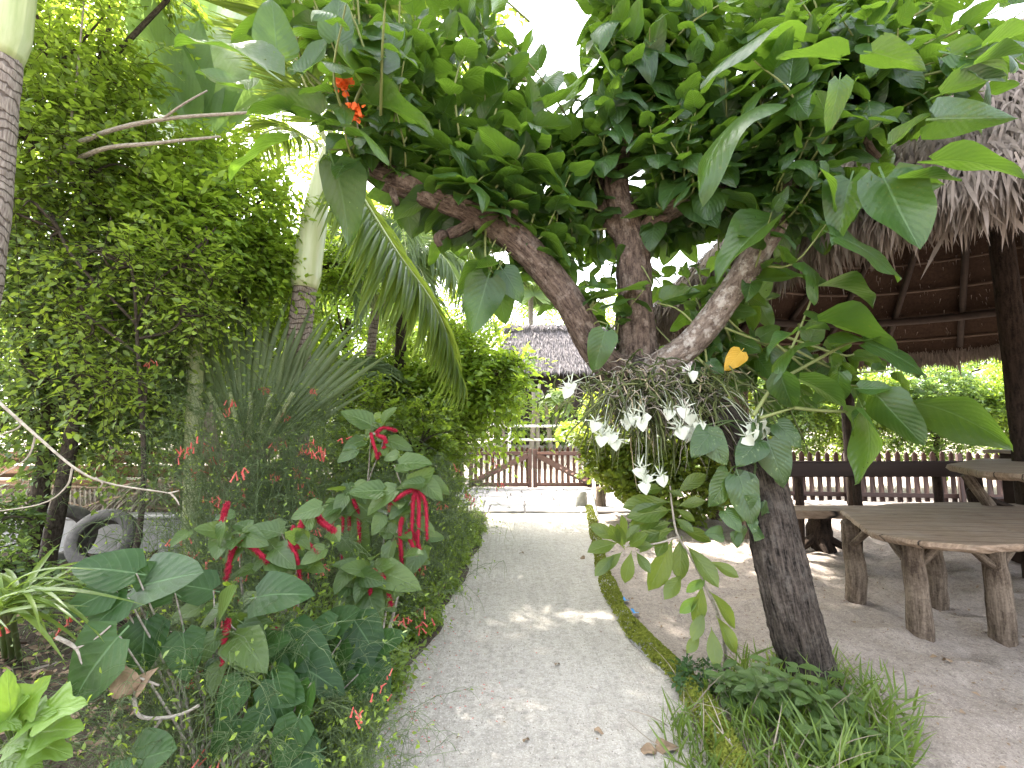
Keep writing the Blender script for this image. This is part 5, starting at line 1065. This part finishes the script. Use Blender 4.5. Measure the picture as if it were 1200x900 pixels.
b = Buf(); scatter(b, [leaf_tpl('ovate', .40, 6, 8, .9, .5, .05, curl=.6)], Z(470, 640), [-.3, -.3, .6], [.3, -1, .2], .12, .6); scatter(b, [leaf_tpl('ovate', .40, 6, 8, .9, .5, .05, curl=.6)], Z(475, 645), [.2, -.2, .7], [-.5, -1, .2], .09, .2); b.build("dead_leaf", M['litter'], t)
# ------------------------------------------------------------------ tuft at the foot of the leaning tree
rng = np.random.default_rng(90); gb = Buf(); P = []
while len(P) < 1500:
    px, py = rng.uniform(772, 1085), rng.uniform(770, 985); e = ((px - 925) / 160) ** 2 + ((py - 880) / 110) ** 2
    if e < rng.uniform(.55, 1.05): P.append(gnd(px, py))
P = np.array(P); n = len(P); d = rng.normal(0, .42, (n, 3)) + [0, 0, 1.0]; near = np.exp(-((P[:, 0] - 1.62) / .35) ** 2)
scatter(gb, [leaf_tpl('strap', .030, 2, 8, .6, dr, 0) for dr in (.5, .9, .3)], P - [0, 0, .01], d, rng.normal(0, 1, (n, 3)), rng.uniform(.10, .30, n) * (.75 + .3 * near), np.clip(rng.normal(.5, .3, n), 0, 1))
tag(gb.build("grass", M['grass']), kind="stuff")
db = Buf(); k = rng.integers(0, n, 260); Q = P[k]; dd = rng.normal(0, .7, (260, 3)) + [0, 0, .5]
scatter(db, [leaf_tpl('strap', .012, 2, 7, .4, dr, 0) for dr in (.9, .5)], Q, dd, rng.normal(0, 1, (260, 3)), rng.uniform(.12, .32, 260), .6)
tag(db.build("dry_grass", M['litter_pale']), kind="stuff")
def spurge(px, py, h, label, seed):
    rng = np.random.default_rng(seed); g = gnd(px, py); g[2] = max(g[2], 0); t = thing("spurge_plant", label, "plant", tuple(g), "small green plants at the foot of the leaning tree"); L = Buf(); S = Buf()
    ns = 5
    for k in range(ns):
        a = k * 6.28 / ns + rng.uniform(-.4, .4); e = g + np.array([math.cos(a) * .14, math.sin(a) * .10, h * rng.uniform(.7, 1.1)]); S_ = spline([g, (g + e) / 2 + [math.cos(a) * .03, 0, .03], e], 10); strands(S, S_[None], np.linspace(.006, .003, 10), 5)
        m = 11; f = np.linspace(.35, 1, m); q = np.stack([np.interp(f, np.linspace(0, 1, 10), S_[:, j]) for j in range(3)], -1); an = np.arange(m) * 2.4 + rng.uniform(0, 6)
        d = np.column_stack([np.cos(an), np.sin(an), np.interp(f, [.35, 1], [-.15, .35])]); scatter(L, [leaf_tpl('obovate', .24, 4, 6, .2, dr, .01, .08) for dr in (.2, .35)], q, d, [0, -.25, 1.0], rng.uniform(.07, .125, m), rng.uniform(.1, .8, m))
    L.build("leaves", M['spurge'], t); S.build("stem", M['reed'], t)
spurge(905, 852, .27, "leafy green plant directly in front of the leaning trunk's foot", 91); spurge(968, 862, .25, "leafy green plant at the right of the trunk's foot among grass blades", 92)
spurge(872, 838, .2, "smaller leafy plant at the left of the trunk's foot", 93); spurge(1000, 905, .16, "low leafy plant at the bottom right in the grass tuft", 94)
t = thing("blue_green_weed", "bluish green fine-leaved weed between the kerb and the drooping sapling", "plant", tuple(gnd(818, 812))); L = Buf()
sprays(L, gnd(820, 812) + [0, 0, .10], (.16, .12, .10), 70, .10, 7, .045, SMALL, rng, tint=(0, .5)); L.build("foliage", M['deep'], t)
# ------------------------------------------------------------------ far greenery
def hedge_tree(label, x, y, blobs, seed, leaf='small', group="small trees behind the right-hand fence", tr=.07, ls=.12):
    z = gz(x, y); rng = np.random.default_rng(seed)
    small_tree("hedge_tree", label, (x, y), [[x + rng.normal(0, .15), y, z + 1.2], [x + rng.normal(0, .25), y, z + 2.1]], tr, blobs, leaf, seed=seed, group=group, ls=ls, tl=.45)
hz = [(7.0, 13.2, "clipped small tree behind the fence, nearest the leaning trunk"), (9.0, 12.9, "clipped small tree behind the fence, its crown above the middle of the bench"), (11.0, 12.6, "clipped small tree behind the fence, left of the shelter's centre post"), (13.2, 12.0, "bright clipped small tree behind the fence at the right edge"), (15.6, 11.6, "clipped small tree behind the fence beyond the right edge, its sprays showing past the post")]
for k, (x, y, lab) in enumerate(hz):
    hedge_tree(lab, x, y, [((x, y, 2.75), (1.25, 1.0, .75), 700), ((x + .6, y - .3, 2.2), (.9, .8, .6), 380), ((x - .6, y - .2, 2.15), (.9, .8, .6), 380), ((x, y, 1.6), (1.1, .8, .35), 160), ((x + .3, y + .4, 1.15), (1.3, .7, .5), 260)], 100 + k, 'small' if k in (1, 3) else 'small_dark')
def far_tree(label, x, y, h, w_, seed, leaf='small', n=900):
    rng = np.random.default_rng(seed); z = gz(x, y); bl = []
    for k in range(7):
        a = k * .9 + seed; bl.append(((x + w_ * .55 * math.cos(a), y + w_ * .5 * math.sin(a), z + h * (.45 + .5 * ((k * .37) % 1))), (w_ * .5, w_ * .5, h * .2), n // 7 + 40))
    bl.append(((x, y, z + h * .25), (w_ * .8, w_ * .6, h * .22), n // 3))
    small_tree("broadleaf_tree", label, (x, y), [[x, y, z + h * .4], [x + .2, y, z + h * .75]], .16, bl, leaf, seed=seed, group="trees in the distance", ls=.26, tl=.9, per=8)
far_tree("distant dark tree seen left of the thatched hut", -4.2, 24, 8.0, 3.2, 111); far_tree("distant tree behind the hut's pale ridge", 1.5, 31, 9.0, 3.6, 112); far_tree("distant tree behind the hut, right of the tree's middle stem", 7.5, 31, 9.0, 3.8, 113, 'small_lime')
far_tree("distant tree right of the hut, behind the shelter roof", 13.5, 26, 8.0, 3.6, 114); far_tree("distant dense tree far to the left behind the board fence", -13, 15, 7.5, 3.4, 115, 'small_dark'); far_tree("distant tree behind the mid-green tree on the left", -8.5, 16, 8.0, 3.4, 116)
far_tree("tall distant tree behind the tall airy tree", -5.5, 15.5, 9.0, 3.0, 117, 'small_lime'); far_tree("distant tree at the far left edge", -17.5, 12, 8, 3.6, 118, 'small_dark'); far_tree("distant tree beyond the hedge trees at the right", 19, 17, 6.5, 3.6, 119)
def fan_palm(label, px, py, Yd, rf, n, seed, r_trunk=.1, leaf='frond_pale', name="fan_palm"):
    rng = np.random.default_rng(seed); e = at(px, py, Yd); g = np.array([e[0], e[1], gz(e[0], e[1])]); t = thing(name, label, "palm tree", tuple(g)); b = Buf(); tube(b, spline([g - [0, 0, .1], (g + e) / 2, e], 14), r_trunk, 10, .05); b.build("trunk", M['palm_bark'], t); L = Buf(); S = Buf()
    for k in range(n):
        a = k * 2.4; el = rng.uniform(-.5, 1.1); d = unit(np.array([math.cos(a), math.sin(a), el])); h = e + d * rf * .9; strands(S, spline([e, (e + h) / 2 + [0, 0, .08 * rf], h], 6)[None], .014, 4); fan_blades(L, h, 26, rf * .9, rng, unit(d + [0, 0, .9]), 2.3)
    c = L.build("fronds", M[leaf], t); S.build("frond_stalks", M['shaft'], c)
fan_palm("fan palm rising behind the hut's ridge left of the tree limb", 622, 345, 29, 1.7, 16, 121, .16); fan_palm("low fan palm in the garden bed under the hut's eaves", 652, 472, 20.5, .75, 12, 122, .07, 'frond'); fan_palm("second low fan palm in the garden bed, half hidden by the yellow-green shrub", 590, 470, 20.0, .8, 11, 123, .07, 'frond'); fan_palm("dusky fan palm low behind the slender palm's trunk", 425, 455, 7.4, .62, 12, 124, .06)
leafy("dark shrub in the garden bed at the foot of the hut", 640, 21.5, (640, 490, 21.5), [(600, 495, 21.5, 22, 90), (650, 500, 21.5, 24, 90), (700, 490, 21.5, 24, 90), (560, 490, 21.5, 24, 90), (750, 488, 21.5, 26, 90), (800, 485, 21.5, 28, 90)], 'small_dark', 125, name="garden_shrub", cat="shrub", ls=.2, tl=.7, tr=.05)
leafy("bright green seedling in front of the white railing", 660, 17.8, (662, 505, 17.8), [(662, 504, 17.8, 9, 16)], 'small_lime', 126, name="seedling", cat="shrub", ls=.3, tl=.5, tr=.02, shell=.2)
t = thing("bare_tree", "pale leaning bare trunk in the garden bed under the hut's eaves", "tree", tuple(at(640, 500, 20.8)))
b = Buf(); p = at(646, 500, 20.8); tube(b, spline([[p[0], p[1], gz(p[0], p[1]) - .1], at(640, 478, 20.8), at(634, 458, 20.8)], 10), np.linspace(.10, .06, 10), 8, .1); b.build("trunk", M['twig'], t)
t = thing("bare_tree", "pair of pale crooked stems standing beside the leaning bare trunk", "tree", tuple(at(626, 500, 20.8)))
b = Buf(); 
for dx in (0, 8): tube(b, spline([[at(622 + dx, 500, 20.8)[0], 20.8, gz(1, 20.8) - .1], at(626 + dx * .5, 480, 20.8), at(624 + dx, 450, 20.8)], 10), np.linspace(.11, .07, 10), 8, .15, seed=dx)
b.build("trunk", M['twig'], t)
# ------------------------------------------------------------------ tyres, stump, stake, litter
def tyre(label, c, ro, wd, axis, seed):
    t = thing("tyre", label, "tyre", tuple(c), "old tyres by the low wall"); ax = unit(axis); u = unit(np.cross(ax, [0, 0, 1.0])); v = np.cross(u, ax)
    prof = [(ro * .60, -.42), (ro * .62, -.5), (ro * .75, -.55), (ro * .90, -.5), (ro * .975, -.42), (ro, -.3), (ro * .985, -.28), (ro, -.1), (ro * .985, -.08), (ro * .985, .08), (ro, .1), (ro * .985, .28), (ro, .3), (ro * .975, .42), (ro * .90, .5), (ro * .75, .55), (ro * .62, .5), (ro * .60, .42), (ro * .64, .3), (ro * .85, .0), (ro * .64, -.3)]
    n = 48; m = len(prof); V = []
    for k in range(n):
        a = 2 * math.pi * k / n
        for j, (r, z) in enumerate(prof): V.append(c + (u * math.cos(a) + v * math.sin(a)) * (r - (.008 if 4 < j < 13 and k % 2 else 0)) + ax * z * wd)
    i, j = np.meshgrid(np.arange(n), np.arange(m), indexing='ij'); q = np.stack([i * m + j, i * m + (j + 1) % m, ((i + 1) % n) * m + (j + 1) % m, ((i + 1) % n) * m + j], -1).reshape(-1, 4)
    b = Buf().add(np.array(V), q); b.build("tread", M['rubber'], t)
tyre("dusty tyre lying tilted against the low concrete wall", np.array([-4.6, 5.55, .30]), .34, .22, (.25, -1, .45), 1)
tyre("black tyre standing upright just left of the dusty tilted one", np.array([-5.25, 5.7, .33]), .34, .2, (.9, -.5, .1), 2)
t = thing("frond_pile", "heap of dry brown palm fronds lying on and behind the low wall", "pile", (-5.2, 6.7, .4)); rng = np.random.default_rng(131); L = Buf(); S = Buf()
for k in range(26):
    c = np.array([rng.uniform(-7.2, -3.4), rng.uniform(6.4, 7.3), rng.uniform(.35, .85)]); a = rng.normal(0, .35) + (math.pi if k % 2 else 0); d = np.array([math.cos(a), math.sin(a) * .5, rng.normal(0, .1)])
    frond(L, S, [c - d * .9, c, c + d * .9 + [0, 0, -.15]], .4, 26, rng, flat=-.1, dr=.6, r0=.03)
c = L.build("fronds", M['litter_pale'], t); S.build("frond_stalks", M['litter'], c)
t = thing("tree_stump", "short pale tree stump at the foot of the round bush beside the kerb's far end", "stump", tuple(gnd(703, 596))); p = gnd(704, 596); b = Buf(); tube(b, spline([p - [0, 0, .05], p + [0, 0, .2], p + [.02, 0, .42]], 8), [.13, .115, .11, .105, .10, .10, .10, .10], 14, .06); b.build("trunk", M['log'], t)
t = thing("stone", "rough pale stone standing at the far end of the mossy kerb", "stone", tuple(gnd(681, 594))); p = gnd(681, 595); b = Buf(); tube(b, spline([p - [.03, 0, .05], p + [0, 0, .15], p + [.03, .02, .3], p + [.04, .02, .36]], 12), [.10, .11, .12, .12, .12, .12, .11, .11, .10, .09, .07, .03], 12, .14, seed=3); b.build("block", M['concrete'], t)
t = thing("white_stake", "thin white stake leaning beside the stone at the kerb's far end", "stake", tuple(gnd(699, 604))); b = Buf(); bar(b, gnd(700, 605), at(694, 578, gnd(700, 605)[1] + .1), .05, .03); b.build("stick", M['white_paint'], t)
def fallen(px, py, size, label, rot, mat='litter', tilt=.3):
    g = gnd(px, py); g[2] = .02 if px < 760 else max(gz(g[0], g[1]), 0) + .02; b = Buf(); rng = np.random.default_rng(px); d = np.array([math.cos(rot), math.sin(rot), tilt * .3])
    scatter(b, [leaf_tpl('ovate', .32, 6, 8, .7, .35, .05, .1, curl=.5, seed=px)], g - d * size * .4 + [0, 0, .01], d, [rng.normal(0, .3), rng.normal(0, .3), 1], size, rng.uniform(.2, .9)); o = b.build("fallen_leaf", M[mat]); tag(o, label, "dead leaf", "dead leaves on the ground")
fallen(778, 882, .15, "big curled tan dead leaf at the grass tuft's edge by the path", .2, 'litter', .8); fallen(762, 886, .10, "dark crumpled leaf touching the big tan dead leaf", 2.8); fallen(700, 862, .055, "small brown curled leaf on the path left of the big dead leaf", -.5)
fallen(615, 874, .045, "tiny dark leaf lying in the middle of the near path", 1.1); fallen(537, 871, .03, "tiny black leaf scrap on the near path", .4); fallen(683, 656, .10, "dark leaf near the kerb halfway along the path", 2.2); fallen(612, 650, .07, "thin dark leaf in the middle of the path farther off", 2.6); fallen(1113, 783, .07, "dark leaf lying on the sand in front of the table", 1.5); fallen(652, 783, .05, "pale brown leaf on the path level with the kerb's bend", .9)
for px, py, lab in ((731, 707, "upper blue plastic scrap beside the mossy kerb"), (742, 722, "lower blue plastic scrap beside the mossy kerb")):
    b = Buf(); g = gnd(px, py); rng = np.random.default_rng(px); scatter(b, [leaf_tpl('ovate', .5, 4, 4, .6, .4, .1)], g + [0, 0, .02], [.4, .5, .1], [.2, -.3, 1], .075, .6); tag(b.build("plastic_scrap", M['blue']), lab, "scrap", "blue scraps by the kerb")
rng = np.random.default_rng(140); b = Buf(); n = 360; px = 470 + rng.normal(0, 55, n); py = np.clip(775 + rng.normal(0, 60, n), 690, 930); P = np.array([gnd(a, c) for a, c in zip(px, py)]); m = (P[:, 0] > left_x(P[:, 1]) - .02) & (P[:, 0] < kerb_x(P[:, 1])); P = P[m]; P[:, 2] = .022
d = rnd_dir(len(P), rng) * [1, 1, .1]; Q = P[:, None] + d[:, None] * (np.array([0, .5, 1.0]) * .013)[None, :, None]; strands(b, Q, np.array([.0008, .0016, .0022]), 4, rng.uniform(0, 1, len(P))); tag(b.build("fallen_petals", M['petal']), "fallen red petals strewn on the left side of the path", kind="stuff")
b = Buf(); n = 11000; x = rng.uniform(-1.0, 6.5, n); y = 1.2 + 9 * rng.uniform(0, 1, n) ** 1.6; ok = (x > left_x(y)) & (np.abs(x - kerb_x(y)) > .12) & ((x > kerb_x(y)) | (rng.uniform(size=n) < .5)); x, y = x[ok], y[ok]; z = np.where(x > kerb_x(y), height(x, y), .014)
z = z + .006; P = np.column_stack([x, y, z]); d = rnd_dir(len(P), rng) * [1, 1, .12]; scatter(b, [leaf_tpl('lance', .16, 2, 2, .3, .2, 0), leaf_tpl('ovate', .3, 2, 2, .4, .3, 0)], P, d, rng.normal(0, .25, P.shape) + [0, 0, 1], rng.uniform(.004, .014, len(P)) * rng.choice([1, 1, 1, 1, 2.2], len(P)) * np.where(P[:, 0] < kerb_x(P[:, 1]), .75, 1.7), rng.uniform(0, 1, len(P))); tag(b.build("leaf_litter", M['litter']), "small dry bits of leaf strewn over path and sand", kind="stuff")
b = Buf(); n = 5200; x = rng.uniform(-4.5, -.5, n); y = rng.uniform(1.0, 6, n); ok = x < left_x(y); x, y = x[ok], y[ok]; P = np.column_stack([x, y, height(x, y) + .06]); scatter(b, SMALL, P, rnd_dir(len(P), rng) * [1, 1, .3], rng.normal(0, .5, P.shape) + [0, 0, 1], rng.uniform(.02, .09, len(P)), rng.uniform(0, 1, len(P))); tag(b.build("bed_leaf_litter", M['litter']), "dead leaves and bits lying on the dark soil of the bed", kind="stuff")
# fine green ground cover along the bed's edge
rng = np.random.default_rng(150); n = 2600; y = 2.3 + 6.3 * rng.uniform(0, 1, n) ** 1.3; off = rng.uniform(0, 1, n) ** 1.5 * .7; x = left_x(y) + .05 - off + .05 * np.sin(y * 7); hgt = (.10 + .45 * np.minimum(1, off * 2.2)) * rng.uniform(.4, 1.1, n)
P = np.column_stack([x, y, 0 * x]); s_ = np.linspace(0, 1, 6); d = rng.normal(0, .35, (n, 3)) + [.18, -.08, 0]; Q = P[:, None] + d[:, None] * (hgt[:, None] * s_ ** 1.4)[..., None]; Q[..., 2] += hgt[:, None] * np.sin(s_ * 1.9); Q += np.cumsum(rng.normal(0, .005, Q.shape), 1); Q[..., 2] = np.maximum(Q[..., 2], .012)
b = Buf(); strands(b, Q, np.linspace(.0022, .0008, 6), 3, rng.uniform(0, .9, n)); j = np.repeat(np.arange(n), 5); L_ = Q[j, rng.integers(2, 6, len(j))] + rng.normal(0, .015, (len(j), 3)); L_[:, 2] = np.maximum(L_[:, 2], .015)
scatter(b, SMALL, L_, rng.normal(0, 1, (len(j), 3)) * [1, 1, .5], rng.normal(0, .5, (len(j), 3)) + [0, -.2, 1], .034 * rng.uniform(.5, 1.6, len(j)), rng.uniform(0, .8, len(j)))
tag(b.build("ground_cover", M['small']), "fine green ground cover spilling along the bed's edge", kind="stuff")
